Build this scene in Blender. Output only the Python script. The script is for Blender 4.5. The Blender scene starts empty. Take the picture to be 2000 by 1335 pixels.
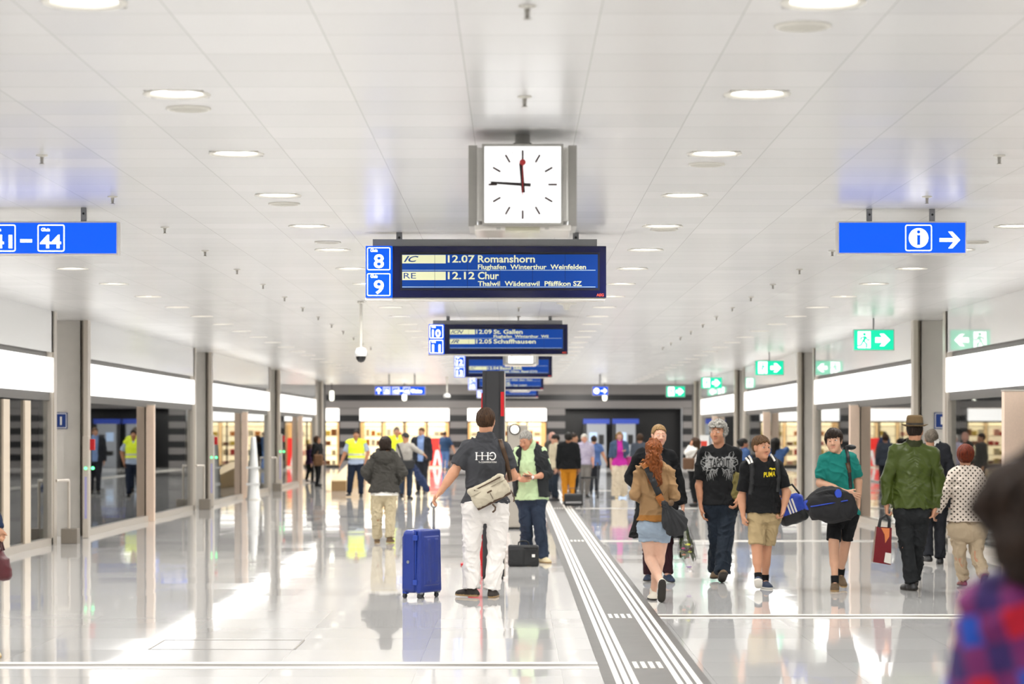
import bpy, bmesh, math, random
import numpy as np
from mathutils import Vector, Matrix
from mathutils.bvhtree import BVHTree

# ------------------------------------------------------------------ camera, world, exposure
S = bpy.context.scene
COL = S.collection
F, CX, CY, H = 4722.0, 1006.0, 842.0, 1.65          # focal length in px of a 2000x1335 frame, vanishing point, eye height
CEIL, WL, WR, END, BACK = 3.40, -6.74, 6.29, 90.0, 111.0
cam_d = bpy.data.cameras.new('camera'); cam = bpy.data.objects.new('camera', cam_d); COL.objects.link(cam)
cam.location = (0, 0, H); cam.rotation_euler = (math.pi/2, 0, 0)
cam_d.lens = 85.0; cam_d.sensor_width = 36.0; cam_d.sensor_fit = 'HORIZONTAL'
cam_d.shift_x = -(CX-1000)/2000.0; cam_d.shift_y = (CY-667.5)/2000.0
cam_d.clip_start = 0.05; cam_d.clip_end = 400
cam_d.dof.use_dof = True; cam_d.dof.focus_distance = 21.0; cam_d.dof.aperture_fstop = 2.8
S.camera = cam
W = bpy.data.worlds.new('world'); S.world = W; W.use_nodes = True
W.node_tree.nodes['Background'].inputs[0].default_value = (1, .99, .97, 1)
W.node_tree.nodes['Background'].inputs[1].default_value = 0.35
S.view_settings.view_transform = 'Standard'; S.view_settings.look = 'None'
S.view_settings.exposure = 0.06; S.view_settings.gamma = 1.0
try: S.view_settings.use_curve_mapping = False
except Exception: pass
cy = S.cycles
cy.use_denoising = True; cy.max_bounces = 8; cy.diffuse_bounces = 4; cy.glossy_bounces = 5; cy.transparent_max_bounces = 12; cy.transmission_bounces = 4
cy.sample_clamp_indirect = 6.0; cy.caustics_reflective = False; cy.caustics_refractive = False
LAMP_W = 40.0          # watts of one ceiling downlight

# ------------------------------------------------------------------ helpers
def rgb(h):
    h = h.lstrip('#'); c = [int(h[i:i+2], 16)/255 for i in (0, 2, 4)]
    return tuple(x/12.92 if x <= .04045 else ((x+.055)/1.055)**2.4 for x in c)
MATS = {}
def mat(name, col, rough=.5, metal=0., emit=0., var=.06, scale=40., bump=0., bscale=120., ior=1.5, aniso=0., spec=.5, sheen=0., ecol=None):
    """a principled material whose colour carries a little procedural noise"""
    if name in MATS: return MATS[name]
    if isinstance(col, str): col = rgb(col)
    m = bpy.data.materials.new(name); m.use_nodes = True; nt = m.node_tree; N = nt.nodes; L = nt.links
    b = N['Principled BSDF']; b.inputs['Roughness'].default_value = rough; b.inputs['Metallic'].default_value = metal
    b.inputs['IOR'].default_value = ior; b.inputs['Specular IOR Level'].default_value = spec
    if sheen: b.inputs['Sheen Weight'].default_value = sheen
    if aniso: b.inputs['Anisotropic'].default_value = aniso
    tc = N.new('ShaderNodeTexCoord'); nz = N.new('ShaderNodeTexNoise'); nz.inputs['Scale'].default_value = scale; nz.inputs['Detail'].default_value = 3
    L.new(tc.outputs['Object'], nz.inputs['Vector'])
    mx = N.new('ShaderNodeMix'); mx.data_type = 'RGBA'
    mx.inputs[6].default_value = (*[c*(1-var) for c in col], 1); mx.inputs[7].default_value = (*[min(1, c*(1+var)) for c in col], 1)
    L.new(nz.outputs['Fac'], mx.inputs[0]); L.new(mx.outputs[2], b.inputs['Base Color'])
    if emit:
        b.inputs['Emission Strength'].default_value = emit
        b.inputs['Emission Color'].default_value = (*(ecol or col), 1)
    if bump:
        n2 = N.new('ShaderNodeTexNoise'); n2.inputs['Scale'].default_value = bscale; n2.inputs['Detail'].default_value = 4
        L.new(tc.outputs['Object'], n2.inputs['Vector'])
        bp = N.new('ShaderNodeBump'); bp.inputs['Strength'].default_value = bump; bp.inputs['Distance'].default_value = .01
        L.new(n2.outputs['Fac'], bp.inputs['Height']); L.new(bp.outputs['Normal'], b.inputs['Normal'])
    MATS[name] = m
    return m
def px(x, y, Z): return Vector(((x-CX)*Z/F, Z, H-(y-CY)*Z/F))
def pX(x, Z): return (x-CX)*Z/F
def pZ(y, Z): return H-(y-CY)*Z/F

def tag(o, label, cat, group=None):
    o['label'] = label; o['category'] = cat
    if group: o['group'] = group
    return o
def thing(name, label, cat, loc=(0, 0, 0), rz=0., group=None):
    o = bpy.data.objects.new(name, None); COL.objects.link(o); o.location = loc; o.rotation_euler = (0, 0, rz); o.empty_display_size = .1
    return tag(o, label, cat, group)
def dup(root, loc, label=None, group=None, rz=None):
    r = root.copy(); COL.objects.link(r); r.location = loc
    if rz is not None: r.rotation_euler = (0, 0, rz)
    if label: r['label'] = label
    if group: r['group'] = group
    for ch in list(root.children):
        c = ch.copy(); COL.objects.link(c); c.parent = r
        for gch in list(ch.children):
            d = gch.copy(); COL.objects.link(d); d.parent = c
    return r

class MB:
    """collects solids and links them as ONE mesh object"""
    def __init__(s): s.v = []; s.f = []; s.m = []; s.sm = []
    def add(s, vs, fs, mi=0, smooth=False):
        o = len(s.v); s.v += [tuple(v) for v in vs]
        for f in fs: s.f.append([i+o for i in f]); s.m.append(mi); s.sm.append(smooth)
        return s
    def box(s, x0, x1, y0, y1, z0, z1, mi=0):
        v = [(x, y, z) for x in (x0, x1) for y in (y0, y1) for z in (z0, z1)]
        return s.add(v, [(0, 1, 3, 2), (4, 6, 7, 5), (0, 4, 5, 1), (2, 3, 7, 6), (0, 2, 6, 4), (1, 5, 7, 3)], mi)
    def cyl(s, p, q, r, r2=None, n=20, mi=0, smooth=True, caps=True):
        p = Vector(p); q = Vector(q); r2 = r if r2 is None else r2
        d = (q-p).normalized(); a = d.orthogonal().normalized(); b = d.cross(a)
        vs = []; 
        for c, rr in ((p, r), (q, r2)):
            vs += [c+(a*math.cos(2*math.pi*i/n)+b*math.sin(2*math.pi*i/n))*rr for i in range(n)]
        s.add(vs, [(i, (i+1) % n, n+(i+1) % n, n+i) for i in range(n)], mi, smooth)
        if caps: s.add(vs[:n], [tuple(reversed(range(n)))], mi); s.add(vs[n:], [tuple(range(n))], mi)
        return s
    def lathe(s, prof, c=(0, 0, 0), n=28, mi=0, smooth=True):
        vs = []
        for r, z in prof: vs += [(c[0]+r*math.cos(2*math.pi*i/n), c[1]+r*math.sin(2*math.pi*i/n), c[2]+z) for i in range(n)]
        fs = [(k*n+i, k*n+(i+1) % n, (k+1)*n+(i+1) % n, (k+1)*n+i) for k in range(len(prof)-1) for i in range(n)]
        return s.add(vs, fs, mi, smooth)
    def prism(s, pts, y0, y1, mi=0):
        """an outline in X-Z pulled from y0 to y1"""
        n = len(pts); vs = [(x, y0, z) for x, z in pts]+[(x, y1, z) for x, z in pts]
        return s.add(vs, [tuple(range(n)), tuple(reversed(range(n, 2*n)))]+[(i, n+i, n+(i+1) % n, (i+1) % n) for i in range(n)], mi)
    def sweep(s, pts, r, n=10, mi=0, close=False):
        pts = [Vector(p) for p in pts]; m = len(pts); vs = []; up = Vector((.13, .2, .97)); a = None
        for i, p in enumerate(pts):
            t = (pts[(i+1) % m]-pts[i-1]) if close else (pts[min(i+1, m-1)]-pts[max(i-1, 0)])
            t.normalize()
            a = (up-t*up.dot(t)) if a is None else (a-t*a.dot(t)); a.normalize(); b = t.cross(a)
            rr = r[i] if isinstance(r, (list, tuple)) else r
            vs += [p+(a*math.cos(2*math.pi*k/n)+b*math.sin(2*math.pi*k/n))*rr for k in range(n)]
        fs = [(i*n+k, i*n+(k+1) % n, ((i+1) % m)*n+(k+1) % n, ((i+1) % m)*n+k) for i in range(m if close else m-1) for k in range(n)]
        s.add(vs, fs, mi, True)
        if not close: s.add(vs[:n], [tuple(reversed(range(n)))], mi); s.add(vs[-n:], [tuple(range(n))], mi)
        return s
    def ribbon(s, pts, nor, w, th=.004, mi=0):
        """a strap: points, outward normals, width"""
        pts = [Vector(p) for p in pts]; m = len(pts); vs = []
        for i, p in enumerate(pts):
            t = (pts[min(i+1, m-1)]-pts[max(i-1, 0)]).normalized(); nn = Vector(nor[i]); nn = (nn-t*nn.dot(t)).normalized(); b = t.cross(nn)*(w/2)
            vs += [p-b, p+b, p+b+nn*th, p-b+nn*th]
        fs = [(i*4+k, i*4+(k+1) % 4, i*4+4+(k+1) % 4, i*4+4+k) for i in range(m-1) for k in range(4)]
        s.add(vs, fs, mi, True)
        s.add(vs[:4], [(3, 2, 1, 0)], mi); return s.add(vs[-4:], [(0, 1, 2, 3)], mi)
    def build(s, name, mats, parent=None, bevel=0., loc=None):
        me = bpy.data.meshes.new(name); me.from_pydata(s.v, [], s.f)
        for m in (mats if isinstance(mats, (list, tuple)) else [mats]): me.materials.append(m)
        me.polygons.foreach_set('material_index', s.m); me.polygons.foreach_set('use_smooth', s.sm)
        bm = bmesh.new(); bm.from_mesh(me); bmesh.ops.recalc_face_normals(bm, faces=bm.faces)
        if bevel: bmesh.ops.bevel(bm, geom=list(bm.edges), offset=bevel, segments=2, affect='EDGES', profile=.6)
        bm.to_mesh(me); bm.free(); me.update()
        o = bpy.data.objects.new(name, me); COL.objects.link(o)
        if parent is not None: o.parent = parent
        if loc is not None: o.location = loc
        return o
def struct(o): o['kind'] = 'structure'; return o

def text_pts(txt, size, bold=0., shear=0., space=1.0):
    """triangles of a line of lettering, lying in X-Z with its origin at the left end of the base line"""
    cu = bpy.data.curves.new('t', 'FONT'); cu.body = txt; cu.size = size; cu.offset = bold*size; cu.shear = shear; cu.space_character = space; cu.resolution_u = 3
    ob = bpy.data.objects.new('t', cu); COL.objects.link(ob)
    dg = bpy.context.evaluated_depsgraph_get(); me = ob.evaluated_get(dg).to_mesh()
    v = [(p.co.x, p.co.y) for p in me.vertices]; f = [tuple(p.vertices) for p in me.polygons]
    ob.evaluated_get(dg).to_mesh_clear(); bpy.data.objects.remove(ob); bpy.data.curves.remove(cu)
    return v, f
def put_text(mb, txt, x, z, y, size, bold=0., shear=0., space=1.0, width=None, mi=0, sx=1., flip=1):
    v, f = text_pts(txt, size, bold, shear, space)
    if width: sx = width/max(1e-6, max(p[0] for p in v)-min(p[0] for p in v))
    x0 = min(p[0] for p in v) if width else 0
    mb.add([(x+flip*(p[0]-x0)*sx, y, z+p[1]) for p in v], f, mi)
    return mb
def rrect(x0, x1, z0, z1, r, n=6):
    out = []
    for cx_, cz, a0 in ((x1-r, z1-r, 0), (x0+r, z1-r, 90), (x0+r, z0+r, 180), (x1-r, z0+r, 270)):
        out += [(cx_+r*math.cos(math.radians(a0+90*i/n)), cz+r*math.sin(math.radians(a0+90*i/n))) for i in range(n+1)]
    return out
def ring_frame(mb, x0, x1, z0, z1, r, w, y, mi=0):
    a = rrect(x0, x1, z0, z1, r); b = rrect(x0+w, x1-w, z0+w, z1-w, max(.001, r-w)); n = len(a)
    mb.add([(p[0], y, p[1]) for p in a]+[(p[0], y, p[1]) for p in b], [(i, (i+1) % n, n+(i+1) % n, n+i) for i in range(n)], mi)
# ------------------------------------------------------------------ floor and ceiling
def nodes(name):
    m = bpy.data.materials.new(name); m.use_nodes = True
    return m, m.node_tree.nodes, m.node_tree.links, m.node_tree.nodes['Principled BSDF']
def mth(N, L, op, a, b=None):
    n = N.new('ShaderNodeMath'); n.operation = op
    for i, v in enumerate((a, b)):
        if v is None: continue
        if isinstance(v, (int, float)): n.inputs[i].default_value = v
        else: L.new(v, n.inputs[i])
    return n.outputs[0]
def tile_nodes(N, L, sx, ox, sy, oy, joint):
    """cell id vector and joint mask of a rectangular grid in object X-Y"""
    tc = N.new('ShaderNodeTexCoord'); sp = N.new('ShaderNodeSeparateXYZ'); L.new(tc.outputs['Object'], sp.inputs[0])
    u = mth(N, L, 'DIVIDE', mth(N, L, 'SUBTRACT', sp.outputs[0], ox), sx); v = mth(N, L, 'DIVIDE', mth(N, L, 'SUBTRACT', sp.outputs[1], oy), sy)
    cb = N.new('ShaderNodeCombineXYZ'); L.new(mth(N, L, 'FLOOR', u), cb.inputs[0]); L.new(mth(N, L, 'FLOOR', v), cb.inputs[1])
    eu = mth(N, L, 'MULTIPLY', mth(N, L, 'SUBTRACT', .5, mth(N, L, 'ABSOLUTE', mth(N, L, 'SUBTRACT', mth(N, L, 'FRACT', u), .5))), sx)
    ev = mth(N, L, 'MULTIPLY', mth(N, L, 'SUBTRACT', .5, mth(N, L, 'ABSOLUTE', mth(N, L, 'SUBTRACT', mth(N, L, 'FRACT', v), .5))), sy)
    ju = mth(N, L, 'LESS_THAN', eu, joint[0]); jv = mth(N, L, 'LESS_THAN', ev, joint[1])
    wn = N.new('ShaderNodeTexWhiteNoise'); L.new(cb.outputs[0], wn.inputs['Vector'])
    return wn, mth(N, L, 'MAXIMUM', ju, jv), tc, sp
def tilt(N, L, wn, b, ax, ay, extra=None):
    """every panel lies a hair out of level: its normal leans by a random amount"""
    sc = N.new('ShaderNodeSeparateColor'); L.new(wn.outputs['Color'], sc.inputs[0])
    cb = N.new('ShaderNodeCombineXYZ')
    L.new(mth(N, L, 'MULTIPLY', mth(N, L, 'SUBTRACT', sc.outputs[0], .5), ax), cb.inputs[0])
    t = mth(N, L, 'MULTIPLY', mth(N, L, 'SUBTRACT', sc.outputs[1], .5), ay)
    if extra is not None: t = mth(N, L, 'ADD', t, extra)
    L.new(t, cb.inputs[1])
    g = N.new('ShaderNodeNewGeometry'); va = N.new('ShaderNodeVectorMath'); va.operation = 'ADD'
    L.new(g.outputs['Normal'], va.inputs[0]); L.new(cb.outputs[0], va.inputs[1])
    vn = N.new('ShaderNodeVectorMath'); vn.operation = 'NORMALIZE'; L.new(va.outputs[0], vn.inputs[0]); L.new(vn.outputs[0], b.inputs['Normal'])
def colmix(N, L, fac, a, bcol):
    mx = N.new('ShaderNodeMix'); mx.data_type = 'RGBA'
    for i, v in ((6, a), (7, bcol)):
        if isinstance(v, tuple): mx.inputs[i].default_value = (*v, 1)
        else: L.new(v, mx.inputs[i])
    L.new(fac, mx.inputs[0]); return mx.outputs[2]

m_floor, N, L, b = nodes('polished_stone_tiles')
wn, jt, tc, sp = tile_nodes(N, L, 1.0, -.68, 1.0, .29, (.0016, .0022))
nz = N.new('ShaderNodeTexNoise'); nz.inputs['Scale'].default_value = 90; nz.inputs['Detail'].default_value = 4; L.new(tc.outputs['Object'], nz.inputs['Vector'])
c1 = colmix(N, L, wn.outputs['Value'], (.60, .595, .59), (.68, .675, .67))
c2 = colmix(N, L, mth(N, L, 'MULTIPLY', nz.outputs['Fac'], .35), c1, (.56, .55, .54))
L.new(colmix(N, L, jt, c2, (.43, .42, .41)), b.inputs['Base Color'])
L.new(mth(N, L, 'ADD', .03, mth(N, L, 'MULTIPLY', wn.outputs['Value'], .03)), b.inputs['Roughness']); b.inputs['IOR'].default_value = 1.52
n3 = N.new('ShaderNodeTexNoise'); n3.inputs['Scale'].default_value = 1.6; n3.inputs['Detail'].default_value = 2; L.new(tc.outputs['Object'], n3.inputs['Vector'])
tilt(N, L, wn, b, .007, .003, mth(N, L, 'MULTIPLY', mth(N, L, 'SUBTRACT', n3.outputs['Fac'], .5), .0028))
XO0, XO1 = -16., 16.
fl = MB(); fl.box(WL-4.2, WR+4.2, -8, END, -.2, 0); fl.box(XO0, XO1, END, BACK+5, -.2, 0)
struct(fl.build('floor', m_floor))

m_ceil, N, L, b = nodes('white_metal_ceiling_panels')
wn, jt, tc, sp = tile_nodes(N, L, .6, 1.2575-.3, .538, 9.87-.269, (.0022, .0035))
c1 = colmix(N, L, wn.outputs['Value'], (.69, .687, .68), (.73, .727, .72))
L.new(colmix(N, L, jt, c1, (.47, .46, .44)), b.inputs['Base Color']); b.inputs['Roughness'].default_value = .26; b.inputs['Specular IOR Level'].default_value = .5
n3 = N.new('ShaderNodeTexNoise'); n3.inputs['Scale'].default_value = 1.1; L.new(tc.outputs['Object'], n3.inputs['Vector'])
tilt(N, L, wn, b, .006, .03, mth(N, L, 'MULTIPLY', mth(N, L, 'SUBTRACT', n3.outputs['Fac'], .5), .02))
# the ceiling has a round cut-out at each recessed lamp, so it is laid as strips around the lamp rows with square openings behind the trims
LAMPS = [(x, 9.87+2.69*k) for x in (-4.763, -1.758, 1.2575, 4.262) for k in range(-3, 30)]
HOLE = .155
ce = MB()
xs = [-4.763, -1.758, 1.2575, 4.262]
edges = [WL-1.1]
for x in xs: edges += [x-HOLE, x+HOLE]
edges += [WR+1.1]
for i in range(len(edges)-1):
    if i % 2 == 0: ce.box(edges[i], edges[i+1], -8, END, CEIL, CEIL+.02)
    else:
        ys = [-8.]
        for k in range(-3, 30): ys += [9.87+2.69*k-HOLE, 9.87+2.69*k+HOLE]
        ys.append(END)
        for j in range(0, len(ys), 2): ce.box(edges[i], edges[i+1], ys[j], ys[j+1], CEIL, CEIL+.02)
struct(ce.build('ceiling', m_ceil))
m_dark = mat('dark_paint', '#26272b', .5); m_blk = mat('black_panel', '#121316', .35)
sl = MB().box(WL-.3, WR+.3, -8.2, END, CEIL+.25, CEIL+.35); sl.box(WL-4.3, WR+4.3, -8.3, -8, 0, CEIL+.3)
struct(sl.build('wall_near', mat('plain_white_plaster', '#d8d4cc', .7)))

# ------------------------------------------------------------------ recessed ceiling lamps, loudspeakers, sprinklers
m_trim = mat('lamp_trim', '#dedbd2', .35); m_lens = mat('lamp_lens', (1, .97, .92), .4, emit=6.0, var=0, ecol=(1, .965, .90)); m_bulb = mat('lamp_core', '#e9e4e4', .4, emit=.35, var=0)
m_can = mat('lamp_reflector', '#f4f2ee', .25)
lamp_root = None
ORD = ['first', 'second', 'third', 'fourth', 'fifth', 'sixth', 'seventh', 'eighth', 'ninth', 'tenth', 'eleventh', 'twelfth', 'thirteenth', 'fourteenth', 'fifteenth', 'sixteenth', 'seventeenth', 'eighteenth', 'nineteenth', 'twentieth']
ORD += ['twenty-'+o for o in ORD[:9]]+['thirtieth', 'thirty-first', 'thirty-second', 'thirty-third']
ROWN = {-4.763: 'in the row beside the handrails', -1.758: 'in the row over the blue suitcase', 1.2575: 'in the row over the guide path', 4.262: 'in the row beside the exit signs'}
sun = bpy.data.lights.new('downlight', 'AREA'); sun.shape = 'DISK'; sun.size = .24; sun.energy = LAMP_W; sun.color = (1, .978, .94); sun.spread = math.radians(165)
for (lx, ly) in LAMPS:
    k = round((ly-9.87)/2.69)
    if lamp_root is None:
        lamp_root = thing('ceiling_downlight', '', 'ceiling light', (lx, ly, CEIL), group='round recessed downlights in the ceiling')
        t = MB().lathe([(.138, .012), (.142, -.002), (.168, -.006), (.175, -.003), (.176, .001)], n=40); t.build('trim_ring', m_trim, lamp_root)
        c = MB().lathe([(.138, .012), (.132, .09), (.12, .09)], n=32); c.build('reflector', m_can, lamp_root)
        l = MB().lathe([(.055, .028), (.10, .020), (.137, .010), (.137, .03), (.05, .04), (.055, .028)], n=40); l.build('lens', m_lens, lamp_root)
        d = MB().lathe([(.001, .012), (.052, .016), (.057, .03), (.001, .031)], n=28); d.build('lens_core', m_bulb, lamp_root)
        r = lamp_root
    else: r = dup(lamp_root, (lx, ly, CEIL))
    if k >= 0:
        r['label'] = 'round recessed downlight, %s from the camera %s' % (ORD[k], ROWN[lx])
    else: r['label'] = 'round downlight out of view overhead, %s %s' % (ORD[k+3], ROWN[lx])
    lo = bpy.data.objects.new('downlight_beam', sun); COL.objects.link(lo); lo.location = (lx, ly, CEIL-.012); lo.parent = None
m_gr = mat('speaker_grille', '#c9c6bc', .6, bump=.4, bscale=600)
sp_root = None
for i, (x, y) in enumerate([(368, 211), (555, 397), (1568, 50), (1380, 320), (1297, 447), (640, 472), (1905, 472)]):
    Z = F*(CEIL-H)/(CY-y); loc = (pX(x, Z), Z, CEIL)
    if sp_root is None:
        sp_root = thing('ceiling_speaker', '', 'loudspeaker', loc, group='round loudspeakers in the ceiling')
        MB().lathe([(.122, 0), (.122, -.008), (.108, -.012), (.103, -.008)], n=32).build('rim', m_trim, sp_root)
        MB().lathe([(.104, -.007), (.07, -.016), (.001, -.02)], n=32).build('grille', m_gr, sp_root)
        r = sp_root
    else: r = dup(sp_root, loc)
    r['label'] = ['white round ceiling loudspeaker beside second lamp of row over blue suitcase', 'white round ceiling loudspeaker close to fourth lamp of row over blue suitcase', 'white round ceiling loudspeaker at the very top edge of the photo', 'white round ceiling loudspeaker behind third lamp over striped path', 'white round ceiling loudspeaker behind fifth lamp over striped path', 'white round ceiling loudspeaker behind sixth lamp of row over blue suitcase', 'white round ceiling loudspeaker behind the blue information sign'][i]
m_chr = mat('brushed_chrome', '#a39f97', .3, .7); spr = None
for X, nm in ((-3.0, 'row above the hanging track sign'), (.05, 'middle row above the clock'), (3.07, 'row above the information sign')):
    for k in range(0, 16):
        loc = (X, 9.95+2.69*k, CEIL)
        if spr is None:
            spr = thing('fire_sprinkler', '', 'sprinkler', loc, group='fire sprinklers on the ceiling')
            MB().lathe([(.002, .002), (.037, 0), (.037, -.006), (.012, -.012), (.012, -.014), (.002, -.014)], n=20).build('cover_plate', m_trim, spr)
            h_ = MB().cyl((0, 0, -.012), (0, 0, -.03), .013, .010, 12).cyl((0, 0, -.03), (0, 0, -.052), .005, .004, 8).cyl((-.009, 0, -.028), (-.006, 0, -.053), .0025, n=6).cyl((.009, 0, -.028), (.006, 0, -.053), .0025, n=6)
            h_.cyl((0, 0, -.053), (0, 0, -.056), .017, n=16); h_.build('nozzle', m_chr, spr); r = spr
        else: r = dup(spr, loc)
        r['label'] = 'small chrome fire sprinkler, %s from the camera in %s' % (ORD[k], nm)

# ------------------------------------------------------------------ side walls: glass fronts, light bands, steel frames, wall piers
m_fascia = mat('glossy_white_glass', '#ecedec', .025, var=.01, ior=1.7)
m_gap = mat('dark_gap', '#5d5a57', .5); m_band = mat('lit_white_band', (1, 1, 1), .3, emit=1.35, var=0, ecol=(1, .985, .96))
m_steel = mat('brushed_steel', '#cfc7bc', .34, .5, bump=.05, bscale=300); m_steel_d = mat('steel_dark_joint', '#8d857b', .4, .4)  # second steel is a darker tone for joint strips and rail bases
m_pier = mat('pale_concrete_panel', '#dedad4', .38, var=.06, scale=6, bump=.06, bscale=25); m_in = mat('dark_interior', '#6b6967', .6); m_mull = mat('dark_mullion', '#33302e', .35, .6)
m_copper = mat('brushed_bronze_steel', '#f2d8c2', .4, .15, bump=.04, bscale=200)
m_glass, N, L, b = nodes('facade_glass')
N.remove(b); out = N['Material Output']
tr = N.new('ShaderNodeBsdfTransparent'); tr.inputs[0].default_value = (.80, .84, .83, 1); gl = N.new('ShaderNodeBsdfGlossy'); gl.inputs['Roughness'].default_value = .012; gl.inputs[0].default_value = (.95, .97, .97, 1)
fr = N.new('ShaderNodeFresnel'); fr.inputs['IOR'].default_value = 1.75; ms = N.new('ShaderNodeMixShader')
L.new(fr.outputs[0], ms.inputs[0]); L.new(tr.outputs[0], ms.inputs[1]); L.new(gl.outputs[0], ms.inputs[2]); L.new(ms.outputs[0], out.inputs[0])
P0, PER, PW = 35.3, 15.5, 2.95       # first pier begins, period, pier length
for s, Wx, side in ((-1, WL, 'left'), (1, WR, 'right')):
    def bx(mb, d0, d1, y0, y1, z0, z1, mi=0):       # d: depth away from the hall
        a, c = Wx+s*d0, Wx+s*d1; return mb.box(min(a, c), max(a, c), y0, y1, z0, z1, mi)
    for j in range(6):
        la = bpy.data.lights.new('inner_fill_light', 'AREA'); la.shape = 'RECTANGLE'; la.size = .5; la.size_y = 8; la.energy = 160; la.color = (1, .95, .88); lo = bpy.data.objects.new('inner_fill_light', la); COL.objects.link(lo); lo.location = (Wx+s*2.4, 8+15.5*j, CEIL-.32)  # unseen fill light, added to brighten the space behind the glass
    back = MB(); bx(back, 3.8, 4.0, -8, END, 0, CEIL+.1); bx(back, 1.15, 4.0, -8, END, CEIL-.3, CEIL+.1); bx(back, .3, 4., END-.2, END, 0, CEIL)
    struct(back.build('wall_'+side, m_in))
    wing = [('numeral one sign wall', 'numeral one side')] if s < 0 else []
    sname = 'beside the handrails' if s < 0 else 'beside the exit signs'
    for i in range(-2, 4):
        y0 = P0+PW+PER*(i-1); y1 = P0+PER*i            # glass bay in front of pier i
        if i == -2: y0 = -7.9
        if y1 <= y0: continue
        n = i+3+(10 if s > 0 else 0)
        fa = MB(); bx(fa, 0, .06, y0, y1, 2.80, CEIL); struct(fa.build('trim_%d' % n, m_fascia))
        gp = MB(); bx(gp, .07, .2, y0+.07, y1-.06, 2.70, 2.80); bx(gp, .03, .2, y0+.07, y1-.06, 2.10, 2.22, 0); struct(gp.build('trim_%d' % (n+20), m_gap))
        lb = MB(); bx(lb, -.01, .1, y0+.07, y1-.06, 2.22, 2.72); lb = lb.build('light_band', [m_band])
        tag(lb, 'glowing white light band over glass front, %s from the camera %s' % (ORD[max(0, i+2)], sname), 'illuminated band', 'glowing white bands over the glass fronts')
        wd = MB(); bx(wd, .06, .08, y0+.12, y1-.12, .10, 2.10); w = struct(wd.build('window_%d' % n, m_glass))
        fr_ = MB(); bx(fr_, .0, .14, y0, y0+.14, 0, CEIL); bx(fr_, .0, .14, y1-.14, y1, 0, CEIL); bx(fr_, .0, .14, y0, y1, 0, .10); fr_.build('window_frame', m_steel, w)
        mu = MB(); k = int((y1-y0)/1.5)
        for j in range(1, k): yy = y0+(y1-y0)*j/k; bx(mu, .085, .12, yy-.018, yy+.018, .1, 2.1)
        mu.build('mullion', m_mull, w)
        if s < 0 and i == 0:
            for yy in (32.2, 33.6): ds = MB(); bx(ds, .03, .058, yy-.2, yy+.2, .1, 2.08); ds.build('door_stile', mat('beige_door_stile', '#d8c9b4', .4), w)
        sb = MB()
        for j in range(3): yy = y0+(y1-y0)*(.25+.27*j); bx(sb, .9, .96, yy-.1, yy+.1, 0, 2.4)
        struct(sb.build('trim_%d' % (n+40), mat('inner_steel_strips', '#a89c8c', .4, .5)))
        yc = (y0+y1)/2 if i > -2 else 13.7
        if i > -2:
            pm = thing('door_post', 'bronze-toned steel door post, %s from the camera %s' % (ORD[i+2], sname), 'steel post', (Wx, yc, 0), group='bronze-toned steel posts in the glass fronts')
            a = MB(); d0, d1 = (-.10, .05) if s < 0 else (-.13, .05)
            if s > 0 and i == 0: d0, d1 = -.43, -.14
            q0, q1 = s*d0, s*d1; a.box(min(q0, q1), max(q0, q1), -.06, .10, 0, 2.13); a.build('post_body', m_copper, pm, bevel=.006)
            c = MB(); c.box(min(q0, q1)-.006, max(q0, q1)+.006, -.066, .106, 2.13, 2.15); c.build('post_cap', m_steel, pm)
        # pier behind this bay
        pi = MB(); bx(pi, 1.0, 1.1, y1-.05, y1+PW+.06, 0, CEIL); bx(pi, .05, 1.0, y1-.05, y1, 0, CEIL); bx(pi, .05, 1.0, y1+PW, y1+PW+.06, 0, CEIL); struct(pi.build('wall_pier_%d' % n, m_pier))
        tr_ = MB(); bx(tr_, -.02, .05, y1-.05, y1+.16, 0, CEIL); bx(tr_, -.02, .05, y1+PW-.22, y1+PW+.04, 0, CEIL); struct(tr_.build('trim_%d' % (n+60), m_steel))
        jn = MB(); bx(jn, .05, .11, y1+PW-.05, y1+PW, 0, CEIL); struct(jn.build('trim_%d' % (n+80), m_steel_d))
# exhibit on the piers: numeral signs, handrails, gate posts
m_navy = mat('navy_enamel', '#143a86', .3); m_whitep = mat('white_paint', '#f2f2f0', .4); m_redp = mat('red_enamel', '#c01c24', .3)
m_green = mat('green_pilot_light', (.1, 1., .3), .4, emit=3., var=0)
for s, Wx, i, lab in ((-1, WL, 0, 'small navy blue enamel plate with white numeral one on the pale pier'), (1, WR, 0, 'small navy blue enamel plate with a white border on pier behind the hat wearer')):
    Z = P0+PW-.013
    o = thing('number_plate', lab, 'sign', (Wx+s*.34, Z, 1.82)); 
    a = MB().box(min(0, s*.255), max(0, s*.255), -.012, .012, -.128, .128); a.build('plate', m_navy, o, bevel=.004)
    t = MB(); ring_frame(t, s*.1275-.116, s*.1275+.116, -.116, .116, .015, .010, -.0135)
    if s < 0: put_text(t, '1', -.145, -.065, -.0135, .18, .03)
    else: t.box(.10, .15, -.0138, -.0132, -.06, .06)
    t.build('numeral', m_whitep, o)
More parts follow.
